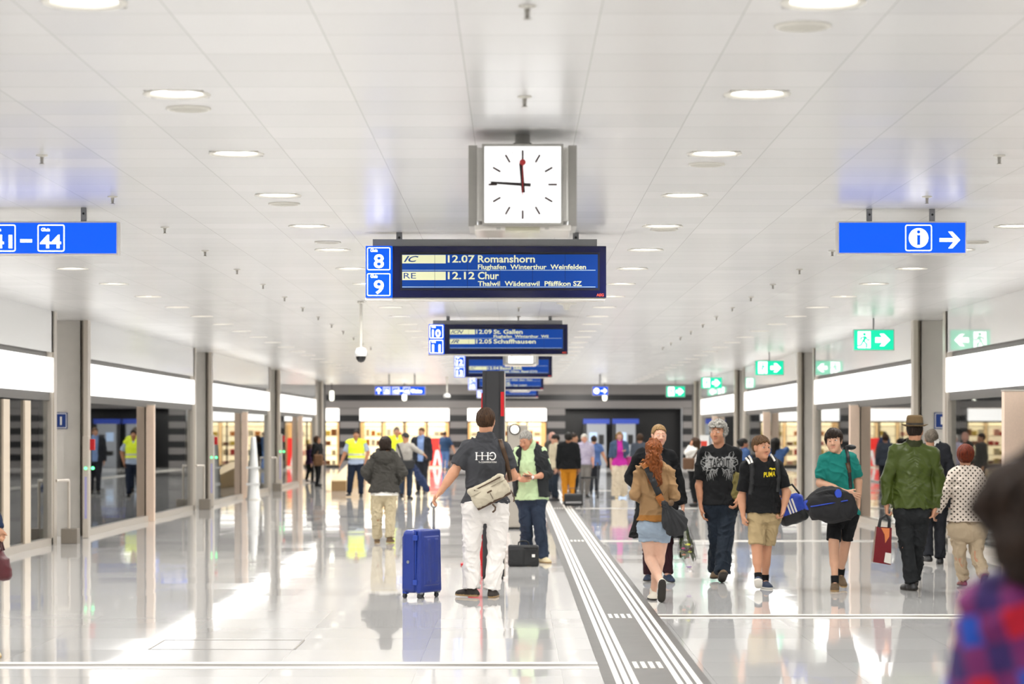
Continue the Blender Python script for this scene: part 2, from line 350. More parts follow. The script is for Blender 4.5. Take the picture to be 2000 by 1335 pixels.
for i in range(3):
    y1 = P0+PER*i
    nm = ['nearest the camera', 'on the second pier', 'on the third pier'][i]
    o = thing('handrail', 'steel inverted handrail %s beside the glass wall' % nm, 'handrail', (WL, y1, 0), group='steel handrails by the piers')
    MB().sweep([(.16, .35, .2), (.16, .35, .90), (.16, .33, .93), (.10, .2, .93), (.03, .05, .93)], .022, 12).build('rail', m_steel, o)
    MB().box(.06, .30, .25, .5, 0, .22).build('rail_base', m_steel_d, o, bevel=.008)
    o = thing('gate_post', 'slim steel gate post with red tag and green light %s' % nm, 'gate post', (WL+.10, y1+2.15, 0), group='steel gate posts by the piers')
    MB().box(-.05, .05, -.06, .06, 0, 1.58).build('post_body', m_steel, o, bevel=.02)
    MB().box(.02, .11, .07, .16, 1.36, 1.53).build('red_tag', m_redp, o)
    g = MB(); g.cyl((0, -.062, 1.08), (0, -.075, 1.08), .022, n=12); g.cyl((.09, .06, 1.08), (.09, .045, 1.08), .026, n=12); g.build('pilot_light', m_green, o)
    MB().box(-.018, .018, -.0625, -.061, .3, .95).build('printed_strip', mat('violet_print', '#a8a5d2', .5), o)
# ------------------------------------------------------------------ floor details
m_tact = mat('dark_grey_stone_band', '#4b4845', .5, var=.2, scale=5, spec=.25); m_rib = mat('white_guide_rib', '#d3d0c8', .45); m_slot = mat('drain_slot', '#8b857e', .35, .5)
tb = MB().box(.585, 1.285, -6, BACK-6, .0005, .0025); struct(tb.build('floor_band', m_tact))
guide = thing('guide_strip', 'dark stone walking guide path with two sets of three white ribs', 'tactile guide path', (0, 0, 0.0025))
for nm_, xs_ in (('rib_set', (.68, .735, .79)), ('rib_set', (1.08, 1.14, 1.205))):
    for xx in xs_: MB().box(xx-.019, xx+.019, -6, BACK-6, 0, .0035).build('rib', m_rib, guide)
for Zc in (17.05, 21.57, 36.4, 51.8, 67.3):
    for k in range(4):
        xx = .85+k*.056; MB().box(xx-.016, xx+.016, Zc-.23, Zc+.23, 0, .0034).build('cross_rib', m_rib, guide)
for j, (x0, x1, Zc) in enumerate([(WL-.2, .585, 17.05), (1.285, WR+.2, 21.57), (1.285, WR+.2, 36.4), (1.285, WR+.2, 51.8), (1.285, WR+.2, 67.3)]):
    lab = 'white-edged slot drain across the floor, ' + ['in front of the blue suitcase', 'behind the redheaded walker on the exit sign side', 'level with the bouquet tip', 'behind the dark rolling case', 'far down the exit sign side'][j]
    o = thing('floor_drain', lab, 'floor drain', (0, Zc, .0006), group='slot drains across the floor')
    MB().box(x0, x1, -.10, .10, 0, .001).build('slot', m_slot, o)
    MB().box(x0, x1, .10, .24, 0, .002).build('edge_rail', m_rib, o); MB().box(x0, x1, -.25, -.10, 0, .002).build('edge_rail', m_rib, o)
    MB().box(x0, x1, .015, .05, .001, .0016).build('slot_gap', mat('drain_gap', '#4c4641', .5), o)
o = thing('floor_hatch', 'rectangular metal-edged access hatch in the pale stone floor', 'floor hatch', (-2.22, 18.72, .0006))
h_ = MB()
for a in ((-.56, .56, -.42, -.405), (-.56, .56, .405, .42), (-.56, -.545, -.42, .42), (.545, .56, -.42, .42)): h_.box(a[0], a[1], a[2], a[3], 0, .0012)
h_.build('hatch_frame', m_slot, o)

# ------------------------------------------------------------------ crossing hall at the far end and its shops
m_strg = mat('grey_stripe', '#7b7878', .35); m_strb = mat('black_stripe', '#17181c', .3)
bw = MB(); z = 0.; k = 0
openings = [(-15.5, -8.05), (-7.15, -3.0), (-2.2, 1.46)]
solid = [(-16, -15.5), (-8.05, -7.15), (-3.0, -2.2), (1.46, 2.3), (7.7, 16)]
while z < 2.72:
    for a, c in solid: bw.box(a, c, BACK, BACK+.3, z, min(z+.30, 2.72), k % 2)
    z += .30; k += 1
bw.box(-16, 16, BACK, BACK+.3, 2.72, 3.06, 0); bw.box(-16, 16, BACK, BACK+.3, 3.06, 3.34, 1); bw.box(-16, 16, BACK, BACK+.3, 3.34, 4.0, 0)
bw.box(2.3, 7.7, BACK+1.2, BACK+1.5, 0, 2.72, 1)
struct(bw.build('wall_back', [m_strg, m_strb]))
xs_ = MB().box(-16, 16, END, BACK+.2, 4.0, 4.1).box(-16.2, -16, END, BACK+.3, 0, 4.1).box(16, 16.2, END, BACK+.3, 0, 4.1)
xs_.box(-16, WL-1.1, END-.2, END, 0, 4.1).box(WR+1.1, 16, END-.2, END, 0, 4.1).box(-16, 16, END-.2, END, CEIL+.02, 4.1)
for xx in (-11, -4, 3, 10):
    la = bpy.data.lights.new('crossing_fill_light', 'AREA'); la.shape = 'RECTANGLE'; la.size = 1.2; la.size_y = 8; la.energy = 800; la.color = (1, .96, .9); lo = bpy.data.objects.new('crossing_fill_light', la); COL.objects.link(lo); lo.location = (xx, 103, 3.97)  # unseen fill light, added because the striped back wall came out too dark
struct(xs_.build('wall_crossing', mat('crossing_plaster', '#aaa7a2', .5)))
m_shopw = mat('warm_shop_wall', '#f3d9b8', .6); m_shopl = mat('shop_light_panel', (1, .88, .68), .4, emit=3.2, var=0, ecol=(1, .83, .60)); m_shelf = mat('pale_shelf', '#efe2cd', .5)
goods_m = [mat('goods_%s' % n, c, .5) for n, c in (('red', '#d8281f'), ('cream', '#f4e2c0'), ('orange', '#e8933b'), ('white', '#fbf6ec'), ('brown', '#9a6238'), ('yellow', '#efd25a'), ('pink', '#e9a79c'))]
m_frame = mat('dark_shop_frame', '#2e2b2a', .4, .4)
random.seed(5)
gproto = None
SHOP = ['far shop beside the glass wall', 'far shop behind the safety vests', 'far shop behind the dark totem']
for q, (a, c) in enumerate(openings):
    rm = MB(); rm.box(a-.05, a, BACK+.1, BACK+3, 0, 2.75).box(c, c+.05, BACK+.1, BACK+3, 0, 2.75).box(a, c, BACK+3, BACK+3.1, 0, 2.75).box(a, c, BACK+.1, BACK+3.1, 2.7, 2.8)
    struct(rm.build('wall_shop_%d' % (q+1), m_shopw))
    lb = MB().box(a+.02, c-.02, BACK-.06, BACK+.05, 2.13, 2.70); lb = lb.build('shop_light_box', m_band); tag(lb, 'white illuminated sign box over the '+SHOP[q], 'illuminated sign', 'lit sign boxes over the far shops')
    w = MB().box(a, c, BACK+.0, BACK+.012, .1, 2.1); w = struct(w.build('window_%d' % (50+q), m_glass))
    fr_ = MB().box(a, a+.05, BACK-.03, BACK+.04, 0, 2.72).box(c-.05, c, BACK-.03, BACK+.04, 0, 2.72).box(a, c, BACK-.03, BACK+.04, 0, .1).box(a, c, BACK-.03, BACK+.04, 2.06, 2.13)
    for j in range(1, 4): xx = a+(c-a)*j/4; fr_.box(xx-.035, xx+.035, BACK-.02, BACK+.04, .1, 2.1)
    fr_.build('window_frame', m_frame, w)
    lp = MB().box(a+.3, c-.3, BACK+.6, BACK+2.6, 2.64, 2.68); tag(lp.build('ceiling_panel_light', m_shopl), 'warm ceiling light panel inside the '+SHOP[q], 'ceiling light', 'warm light panels in the far shops')
    nsh = int((c-a)/1.0)
    for j in range(nsh):
        x0 = a+.1+(c-a-.2)*j/nsh; wd = (c-a-.2)/nsh-.12
        sh = thing('shop_shelf', 'pale shelf with painted glow, %s along in the %s' % (ORD[j], SHOP[q]), 'shelf', (x0, BACK+1.6, 0), group='goods shelves in the far shops')
        b_ = MB().box(0, wd, .34, .40, 0, 2.1); b_.build('back_panel', mat('shelf_back_glow', (1, .86, .66), .5, emit=2.4, var=.15, scale=4, ecol=(1, .80, .55)), sh)  # shop brightness put into the shelf back as emission, no lamp behind it
        b_ = MB().box(0, .03, 0, .36, 0, 2.1).box(wd-.03, wd, 0, .36, 0, 2.1); b_.build('side_panel', m_shelf, sh)
        for k in range(5): MB().box(.02, wd-.02, 0, .36, .08+.45*k, .11+.45*k).build('shelf_board', m_shelf, sh)
        for k in range(4):
            n = 3
            for g in range(n):
                if random.random() < .2: continue
                hh = random.uniform(.14, .3); ww = (wd-.1)/n*random.uniform(.6, .95)
                gx = x0+.05+(wd-.1)*(g+.5)/n
                if q == 1 and j >= 3 and k < 2: mm = goods_m[0]
                else: mm = random.choice(goods_m)
                o = MB().box(-ww/2, ww/2, -.1, .1, 0, hh).build('goods_box', mm, loc=(gx, BACK+1.78, .11+.45*k)); 
                tag(o, 'packaged goods on a pale shelf in the '+SHOP[q], 'package', 'packaged goods in the shops, the '+['beside the glass wall', 'behind the police vests', 'behind the totem'][q])
# red display stand in the shop window with a white letter A shape
o = thing('display_stand', 'bright red lit display stand with pale figure in the far shop window', 'display stand', (pX(854, 110.3), 110.3, 0))
MB().box(-.34, .34, 0, .12, 0, 1.35).build('stand_body', mat('red_display', '#e0261c', .4, emit=.5, var=.1), o)
MB().prism([(-.2, .1), (-.08, .1), (0, .55), (.08, .1), (.2, .1), (.07, .8), (-.07, .8)], -.02, 0).build('emblem', m_whitep, o)
MB().box(-.4, .4, -.1, .2, 0, .07).build('stand_base', m_shelf, o)
# ticket machines
for j, (x, lab) in enumerate(((1165, 'grey ticket machine with blue top at the far wall beside the plaid shirt'), (1222, 'grey ticket machine with blue top behind the woman in pink'))):
    Z = BACK-.6; o = thing('ticket_machine', lab, 'ticket machine', (pX(x, Z), Z, 0), group='ticket machines at the far wall')
    MB().box(-.45, .45, 0, .5, 0, 2.0).build('body', mat('machine_grey', '#8f949c', .4), o, bevel=.02)
    MB().box(-.6, .6, -.02, .5, 2.0, 2.22).build('top_panel', mat('machine_blue', '#27409a', .35, emit=.25, ecol=rgb('#2540a8')), o)
    MB().box(-.32, .02, -.01, 0, 1.2, 1.6).build('screen', mat('machine_screen', '#9fb6d6', .2, emit=.6), o)
    MB().box(.1, .34, -.012, 0, 1.05, 1.5).build('keypad', m_blk, o); MB().box(-.3, .1, -.02, 0, .55, .75).build('tray', m_blk, o)
    MB().box(-.6, -.5, 0, .5, 0, 2.0).build('side_frame', m_dark, o)

# ------------------------------------------------------------------ hanging clocks
m_cf = mat('clock_grey_metal', '#a5a39e', .4, .2); m_cb = mat('clock_light_metal', '#cfcdc9', .35, .2); m_face = mat('clock_face', (.6, .6, .6), .3, emit=1.0, var=0, ecol=(1, 1, 1)); m_hand = mat('clock_black', '#241d1c', .5); m_sec = mat('clock_red', '#b5292c', .5)
m_mark = mat('clock_marks', '#3a2424', .5); m_clear = mat('clear_acrylic', '#dcd8d2', .15, ior=1.45)
def clock(Z, X, label, detail=True):
    o = thing('station_clock', label, 'clock', (X, Z, CEIL), group='square four-sided station clocks')
    zt, zb = -.093, -.552          # body top and bottom below the ceiling (front frame box)
    MB().cyl((0, 0, 0), (0, 0, zt+.02), .044, n=24).build('hanger', m_cf, o)
    if detail: MB().cyl((-.055, -.01, -.055), (.055, -.01, -.055), .009, n=10).build('hanger_bolt', m_blk, o)
    MB().box(-.265, .265, -.265, .265, zb+.02, zt-.01).build('housing', m_cb, o, bevel=.01)
    MB().box(-.28, .28, -.275, .275, zb-.032, zb+.0).build('base_tray', m_clear, o, bevel=.008)
    h = .2215; zc = (zt+zb)/2
    for a in range(4):
        R = Matrix.Rotation(a*math.pi/2, 4, 'Z')
        fr_ = MB(); w = .0135
        for x0, x1, z0, z1 in ((-h-w, h+w, h, h+w), (-h-w, h+w, -h-w, -h), (-h-w, -h, -h, h), (h, h+w, -h, h)): fr_.box(x0, x1, -.315, -.265, zc+z0, zc+z1)
        f_ = fr_.build('dial_frame', m_cf, o); f_.data.transform(R)
        d_ = MB().box(-h, h, -.305, -.268, zc-h, zc+h); d_ = d_.build('dial', m_face, o); d_.data.transform(R)
        if a not in (0,) and not detail: continue
        mk = MB()
        for k in range(60):
            t = math.radians(6*k); ct, st = math.cos(t), math.sin(t); big = k % 5 == 0
            r0, r1, hw = (.148, .199, .0058) if big else (.187, .199, .0016)
            pts = [(st*r+ct*e, zc+ct*r-st*e) for r, e in ((r0, -hw), (r1, -hw), (r1, hw), (r0, hw))]
            mk.add([(p[0], -.3056, p[1]) for p in pts], [(0, 1, 2, 3)])
        m_ = mk.build('minute_marks', m_mark, d_); m_.data.transform(R)
        def hand(ang, r0, r1, w0, w1, y, mi_, nm):
            t = math.radians(ang); ct, st = math.cos(t), math.sin(t); q = MB()
            q.prism([(st*r+ct*e, zc+ct*r-st*e) for r, e in ((r0, -w0), (r1, -w1), (r1, w1), (r0, w0))], y-.002, y)
            if nm == 'second_hand': q.lathe([(.0001, 0), (.0182, 0), (.0182, .002), (.0001, .002)], n=24); 
            if nm == 'second_hand':
                q.v = q.v[:8]+[(v[0], y-.004+v[2], zc+.1285+v[1]) for v in q.v[8:]]
            e = q.build(nm, mi_, d_); e.data.transform(R)
        hand(-4.5, -.047, .125, .0105, .0110, -.308, m_hand, 'hour_hand'); hand(-86.3, -.047, .186, .0100, .0066, -.311, m_hand, 'minute_hand'); hand(0.3, -.064, .126, .002, .003, -.3145, m_sec, 'second_hand')
    if detail:
        MB().box(-.10, .10, -.2755, -.12, zb-.034, zb-.012).build('base_label', mat('tray_insert', '#b9b6a0', .4), o)
        q = MB()
        for x in (-.14, .14): q.box(x-.012, x+.012, -.316, -.31, zb-.03, zb-.02)
        q.build('latch', m_cf, o)
    return o
clock(14.30, .044, 'large white square station clock hanging above the departure board for eight and nine')
clock(43.2, .10, 'square station clock overlapping the third departure board', False)
clock(72.2, .14, 'small distant square station clock below the fourth departure board', False)

# ------------------------------------------------------------------ departure boards
m_bd = mat('board_navy_glass', '#0b0f3c', .12, ior=1.5); m_bk = mat('board_black_bezel', '#121326', .35); m_bl = mat('board_blue', (.002, .012, .07), .3, emit=.9, ecol=(.001, .05, .30), var=.05, scale=6, spec=.3); m_gl = mat('board_cream', (.25, .25, .17), .4, emit=.72, ecol=(.85, .86, .52), var=.03)
m_num = mat('sign_blue', (.0, .02, .16), .3, emit=1.0, ecol=(0, .105, 1.), var=.02, spec=.3); m_wl = mat('sign_white', (1, 1, 1), .4, emit=2.2, var=0); m_bgrey = mat('board_grey_metal', '#8b8c8e', .4, .5); m_line = mat('board_line', (.3, .4, .45), .4, emit=.45, ecol=(.5, .65, .8))
m_ink = mat('board_ink', '#0b3f86', .4); m_aeg = mat('red_print', '#e04a30', .5, emit=.3); m_pan = mat('board_under', '#d9d5cd', .4)
def gleis_plate(o, x0, zt, num, w=.23):
    """one blue plate with a white rounded frame and a track number"""
    t = MB(); ring_frame(t, x0+.013, x0+w-.013, zt-.212, zt-.013, .014, .0075, -.103)
    put_text(t, 'Gleis', x0+.042, zt-.052, -.103, .038, .02, width=.062)
    if len(num) == 1: put_text(t, num, x0+.072, zt-.19, -.103, .165, .020, width=.088)
    else: put_text(t, num, x0+.052, zt-.19, -.103, .155, .020, width=.125)
    return t
def board(Z, nums, rows, label, X0=-1.31):
    o = thing('departure_board', label, 'departure board', (0, Z, 0), group='hanging blue departure boards'); zt, zb = 3.275, 2.822; x1 = X0+2.11; xm = X0+.235
    MB().box(xm, x1, -.09, .20, zb, zt).build('case', m_bk, o, bevel=.004)
    MB().box(xm+.003, x1-.003, -.096, -.09, zb+.003, zt-.003).build('glass_front', m_bd, o)
    g = MB().box(X0+.06, x1-.08, -.06, .16, zt, zt+.062); g.build('top_rail', m_bgrey, o)
    q = MB()
    for xx in (-1.02, .535): q.box(xx-.026, xx+.026, -.012, .012, zt+.06, CEIL)
    q.build('bracket', m_bgrey, o)
    q = MB()
    for xx in (-1.02, .535): q.cyl((xx, -.012, CEIL-.045), (xx, -.018, CEIL-.045), .011, n=12)
    q.build('bracket_bolt', m_blk, o)
    MB().box(xm+.0, x1-.01, -.08, .19, zb-.02, zb).build('underside', m_pan, o)
    sx0, sx1, sz0, sz1 = xm+.085, x1-.075, zb+.085, zt-.075
    MB().box(sx0-.018, sx1+.018, -.099, -.0955, sz0-.02, sz1+.02).build('screen_bezel', m_bk, o)
    sc = MB().box(sx0, sx1, -.102, -.0985, sz0, sz1).build('screen', m_bl, o)
    hh = (sz1-sz0)/2; t = MB(); pl = MB(); ln = MB(); inks = []; sm = MB()
    for r, (typ, ital, tm, dest, via) in enumerate(rows):
        zr = sz1-hh*r
        if typ:
            pl.box(sx0, sx0+.382, -.1035, -.1015, zr-.078, zr-.004)
            ink = MB(); put_text(ink, typ, sx0+.014, zr-.064, -.1042, .072, .02 if ital else 0., .42 if ital else 0, width=(.065*len(typ) if ital else .107))
            inks.append(ink); put_text(t, tm, sx0+.40, zr-.069, -.104, .089, .022, width=.236)
        if dest: put_text(t, dest[0], sx0+.664, zr-.069, -.104, .089, .022, width=dest[1])
        if via: put_text(t, via[0], sx0+.664, zr-.128, -.104, .058, .022, width=via[1])
        ln.box(sx0, sx1-.02, -.1035, -.1015, zr-hh+.006, zr-hh+.011)
    pl.build('train_type_plate', m_gl, sc); t.build('destination_lettering', m_gl, sc); ln.build('rule_line', m_line, sc)
    for ink in inks: ink.build('train_type_lettering', m_ink, sc)
    sm = MB()
    for k in range(1, 6): xx = sx0+(sx1-sx0)*k/6; sm.box(xx-.0012, xx+.0012, -.1046, -.1015, sz0, sz1)
    sm.build('panel_seam', m_bk, sc)
    e = MB(); put_text(e, 'AEG', x1-.085, zb+.012, -.0975, .034, .02); e.build('maker_lettering', m_aeg, o)
    p = MB().box(X0, X0+.23, -.10, .18, zb, zt); p = p.build('number_panel', m_num, o)
    MB().box(X0-.004, X0+.234, -.09, .17, zb-.022, zb).build('number_panel_base', m_pan, o)
    for k, n_ in enumerate(nums):
        gleis_plate(o, X0, zt-k*.2265, n_).build('track_number', m_wl, p)
    return o
B0 = 21.3
board(B0, ('8', '9'), (('IC', 1, '12.07', ('Romanshorn', 0.5), ('Flughafen  Winterthur  Weinfelden', 0.948)), ('RE', 0, '12.12', ('Chur', 0.185), ('Thalwil  Wädenswil  Pfäffikon SZ', 0.912))), 'large blue departure board for tracks eight and nine under the clock')
board(B0+15.5, ('10', '11'), (('ICN', 1, '12.09', ('St. Gallen', 0.44), ('Flughafen  Winterthur  Wil', 0.83)), ('IR', 1, '12.05', ('Schaffhausen', 0.64), '')), 'second blue departure board for tracks ten and eleven')
board(B0+31, ('12', '13'), (('', 0, '', '', ''), ('IC', 1, '12.04', ('Basel SBB', 0.47), ('Liestal, Olten, Basel (CH)', 0.8))), 'third blue departure board, partly hidden by the smaller clock')
board(B0+46.5, ('14', '15'), (('', 0, '', ('Bern', 0.2), ('Aarau  Olten  Bern  Thun', 0.8)), ('', 0, '', ('Zug', 0.18), ('Thalwil  Zug  Luzern', 0.65))), 'fourth blue departure board, behind the dark totem')
board(B0+62, ('16', '17'), (('', 0, '', '', ''), ('', 0, '', '', '')), 'fifth and most distant blue departure board, dim behind the totem')

# ------------------------------------------------------------------ blue direction signs and green exit signs
def arrow(mb, x, z, h, y, d=1, mi=0, fat=False):
    """right-pointing arrow with slanted barbs"""
    u = h/2
    if fat:
        mb.add([(x+d*a*u, y, z+c*u) for a, c in ((-1.15, -.42), (.0, -.42), (-.45, -1), (.25, -1), (1.25, 0), (.25, 1), (-.45, 1), (.0, .42), (-1.15, .42))], [(0, 1, 4, 7, 8), (1, 2, 3, 4), (7, 4, 5, 6)], mi); return
    mb.add([(x+d*a, y, z+c) for a, c in ((-1.25*u, -.22*u), (.42*u, -.22*u), (-.22*u, -u), (.28*u, -u), (1.22*u, 0), (.28*u, u), (-.22*u, u), (.42*u, .22*u), (-1.25*u, .22*u))], [(0, 1, 4, 7, 8), (1, 2, 3, 4), (7, 4, 5, 6)], mi)
def blue_sign(X0, X1, Z, zb, zt, label, brackets, group='blue backlit hanging signs', dy=.13):
    o = thing('direction_sign', label, 'sign', (0, Z, 0), group=group)
    MB().box(X0-.012, X1+.012, -dy/2+.004, dy/2, zb-.012, zt+.012).build('case', m_pan, o, bevel=.003)
    f = MB().box(X0, X1, -dy/2-.001, -dy/2+.006, zb, zt).build('face', m_num, o)
    for xx in brackets:
        br = MB().box(xx-.021, xx+.021, -.015, .015, zt+.012, CEIL).build('bracket', m_bgrey, o)
        MB().cyl((xx, -.015, CEIL-.045), (xx, -.02, CEIL-.045), .009, n=10).build('bolt', m_blk, br)
    return o, f
y = -.0672
o, f = blue_sign(-5.75, -3.115, 18.95, 3.04, 3.278, 'blue lit hanging sign for tracks forty-one to forty-four, cut by the frame edge', (-5.2, -3.38))
t = MB()
for x0, n_ in ((-4.112, '41'), (-3.73, '44')):
    ring_frame(t, x0, x0+.212, 3.053, 3.265, .018, .009, y); put_text(t, 'Gleis', x0+.028, 3.213, y, .036, .025, width=.07); put_text(t, n_, x0+.02, 3.082, y, .145, .022, width=.165)
t.box(-3.865, -3.772, y-.0002, y+.0002, 3.125, 3.15); t.build('lettering', m_wl, f)
o, f = blue_sign(2.545, 3.535, 19.05, 3.052, 3.287, 'blue lit hanging information sign with white letter i and arrow', (2.79, 3.285))
t = MB(); ring_frame(t, 3.063, 3.273, 3.065, 3.272, .018, .008, y)
cxx, czz = 3.168, 3.168
t.add([(cxx+.077*math.cos(a*math.pi/20), y, czz+.077*math.sin(a*math.pi/20)) for a in range(40)], [tuple(range(40))]); arrow(t, 3.415, 3.152, .132, y); t.build('arrow_and_disc', m_wl, f)
t = MB(); q = y-.001
t.add([(cxx+.0135*math.cos(a*math.pi/10), q, czz+.047+.0135*math.sin(a*math.pi/10)) for a in range(20)], [tuple(range(20))])
t.add([(cxx+a, q, czz+c) for a, c in ((-.012, -.052), (.013, -.052), (.013, .022), (-.022, .022), (-.022, .019), (-.012, .019))], [(0, 1, 2, 3, 4, 5)]); t.add([(cxx+a, q, czz-.052+c) for a, c in ((-.022, 0), (.023, 0), (.023, -.003), (-.022, -.003))], [(0, 1, 2, 3)]); t.build('letter', m_num, f)
Zs = 74.; o, f = blue_sign(pX(733, Zs), pX(830, Zs), Zs, pZ(770, Zs), pZ(755, Zs), 'small distant blue sign with up arrow and track numbers over the police officer', (pX(760, Zs), pX(810, Zs)))
t = MB(); z0 = pZ(769, Zs); hgt = .2
ar = MB(); arrow(ar, 0, 0, .15, y); t.add([(pX(740, Zs)-v[2]*1., y, z0+.1+v[0]) for v in ar.v], ar.f)
for xx, n_ in ((749, '3'), (767, '41'), (788, '44')): ring_frame(t, pX(xx, Zs), pX(xx+13, Zs), z0, z0+.2, .015, .01, y); put_text(t, n_, pX(xx+2, Zs), z0+.03, y, .14, .03, width=pX(xx+11, Zs)-pX(xx+2, Zs))
t.box(pX(781, Zs), pX(787, Zs), y-.0002, y+.0002, z0+.08, z0+.11); put_text(t, 'Gleise', pX(803, Zs), z0+.04, y, .15, .03, width=.33); t.build('lettering', m_wl, f)
o, f = blue_sign(pX(1158, Zs), pX(1187, Zs), Zs, pZ(771, Zs), pZ(755, Zs), 'tiny distant blue sign with white disc and arrow above the ticket machines', (pX(1172, Zs),))
t = MB(); t.add([(pX(1165, Zs)+.085*math.cos(a*math.pi/12), y, pZ(763, Zs)+.085*math.sin(a*math.pi/12)) for a in range(24)], [tuple(range(24))]); arrow(t, pX(1179.5, Zs), pZ(763, Zs), .15, y); t.build('arrow_and_disc', m_wl, f)
m_ex = mat('exit_green', (.0, .45, .22), .3, emit=1.0, ecol=(0, .62, .36), var=.03)
for i, (Z, lab) in enumerate(((37.4, 'first green emergency exit sign from the camera, running figure and arrow'), (53.6, 'second green emergency exit sign from the camera'), (71.4, 'third green emergency exit sign from the camera'), (84.0, 'fourth and most distant green emergency exit sign, above the ticket hall'))):
    X = pX((1706, 1502.5, 1389.5, 1319.5)[i], Z); o = thing('exit_sign', lab, 'exit sign', (X, Z, 0), group='green emergency exit signs')
    w = (80, 56.5, 41.5, 37)[i]/2*Z/F; zt = pZ((643, 703.5, 736.5, 753.5)[i], Z); zb = pZ((684.5, 732.5, 758.5, 775)[i], Z)
    MB().cyl((0, 0, zt), (0, 0, CEIL), .012, n=12).build('rod', m_bgrey, o)
    MB().box(-w, w, -.035, .035, zb, zt).build('case', mat('exit_case', '#b9c4bb', .4), o, bevel=.004)
    f = MB().box(-w+.012, w-.012, -.039, .039, zb+.012, zt-.012).build('face', m_ex, o)
    for sgn in (-1, 1):
        yy = sgn*.0395; hh = zt-zb; zc = (zt+zb)/2
        t = MB(); t.box(-w*.78, -w*.16, yy-.0002, yy+.0002, zb+hh*.12, zt-hh*.10)
        arrow(t, w*.42, zc, hh*.58, yy, fat=True); t.build('white_field', m_wl, f)
        t = MB(); xx = -w*.47; u = hh/10; yq = yy+sgn*.001
        t.add([(xx+.1*u+.75*u*math.cos(a*math.pi/8), yq, zt-2.3*u+.75*u*math.sin(a*math.pi/8)) for a in range(16)], [tuple(range(16))])
        for p in (((.2, 6.9), (1.2, 6.6), (.3, 4.3), (-1.0, 4.5)), ((.2, 6.9), (-1.8, 6.2), (-2.0, 5.0), (-1.3, 5.0), (-1.1, 5.8), (.0, 6.1)), ((.9, 6.7), (1.8, 5.3), (2.6, 5.6), (2.8, 5.0), (1.6, 4.5), (.6, 5.8)), ((-.9, 4.6), (-1.7, 3.0), (-3.0, 2.6), (-2.9, 1.9), (-1.2, 2.4), (-.1, 4.4)), ((.3, 4.5), (1.6, 3.2), (1.4, 1.3), (.6, 1.3), (.7, 2.9), (-.5, 4.4))):
            t.add([(xx+a*u, yq, zb+c*u) for a, c in p], [tuple(range(len(p)))])
        t.build('running_figure', m_ex, f)

# ------------------------------------------------------------------ cameras and small ceiling fittings
def dome(x, y, Z, label, r=.085):
    o = thing('dome_camera', label, 'security camera', (pX(x, Z), Z, CEIL), group='white dome cameras on ceiling poles'); zc = pZ(y, Z)-CEIL
    MB().cyl((0, 0, 0), (0, 0, zc+.1), .02, n=12).lathe([(.05, 0), (.05, -.03), (.02, -.035)]).build('pole', m_trim, o)
    MB().lathe([(.001, .12), (r*.75, .10), (r, .05), (r, -.01), (r*.8, -.012)], (0, 0, zc)).build('housing', m_whitep, o)
    MB().lathe([(r*.8, -.01), (r*.72, -.05), (r*.45, -.085), (.001, -.095)], (0, 0, zc)).build('dome', mat('smoked_dome', '#1d1d1f', .08), o)
dome(705, 694, 32.5, 'white dome security camera hanging left of the second departure board')
dome(873, 775, 78., 'small distant dome security camera between blue sign and totem', .11)
o = thing('ceiling_antenna', 'small white cone fitting on the ceiling right behind the first departure board', 'ceiling fitting', (pX(1098, 36.), 33., CEIL))
MB().lathe([(.13, 0), (.13, -.012), (.05, -.03), (.035, -.09), (.001, -.095)]).build('cone', m_trim, o); MB().lathe([(.14, .001), (.14, -.006), (.1, -.01)]).build('flange', m_trim, o)
for i, (x, lab) in enumerate(((648, 'small glowing white lamp high at the corner of glass wall'), (790, 'small glowing white lamp below the distant blue track sign'), (1181, 'small glowing white lamp below the tiny blue arrow sign'))):
    Z = 88.; o = thing('pendant_lamp', lab, 'lamp', (pX(x, Z), Z, CEIL), group='small distant glowing lamps')
    zb = pZ(782, Z)-CEIL; MB().cyl((0, 0, 0), (0, 0, zb+.36), .015, n=8).build('rod', m_dark, o)
    MB().lathe([(.001, .36), (.07, .35), (.08, .3), (.08, .05), (.05, 0), (.001, 0)], (0, 0, zb)).build('lamp_shade', mat('lamp_opal', (1, 1, .86), .4, emit=2.2, var=0), o)
# ------------------------------------------------------------------ free-standing furniture
m_tot = mat('anthracite_metal', '#38383a', .42, .3)
o = thing('info_totem', 'tall dark grey totem with red side strips behind the man with suitcase', 'totem', (pX(963, 27.), 27., 0))
MB().box(-.118, .125, -.01, .12, .03, 2.325).build('body', m_tot, o, bevel=.006); MB().box(-.075, .065, -.022, -.008, .03, 2.32).build('front_panel', mat('charcoal_panel', '#2f2f31', .45), o)
MB().box(-.132, -.117, 0, .1, .03, 2.08).build('side_strip', m_redp, o); MB().box(.085, .122, -.016, -.008, 1.82, 2.09).build('side_strip', m_redp, o)
MB().box(-.115, -.07, -.06, .16, 0, .03).build('foot', m_blk, o); MB().box(.07, .115, -.06, .16, 0, .03).build('foot', m_blk, o)
MB().box(.125, .138, 0, .1, .03, 2.30).build('edge_trim', m_steel, o)
Z = 29.9; o = thing('display_board', 'low red free-standing board on a red foot plate behind white trousers', 'display board', (pX(925, Z), Z, 0))
MB().box(pX(914, Z)-pX(925, Z), pX(952, Z)-pX(925, Z), 0, .03, .02, 1.27).build('panel', m_redp, o); MB().box(pX(900, Z)-pX(925, Z), pX(956, Z)-pX(925, Z), -.12, .2, 0, .022).build('foot_plate', m_redp, o)
Z = 40.8; o = thing('info_terminal', 'grey upright terminal with a round lit ring behind the green shirt', 'terminal', (pX(1010, Z), Z, 0))
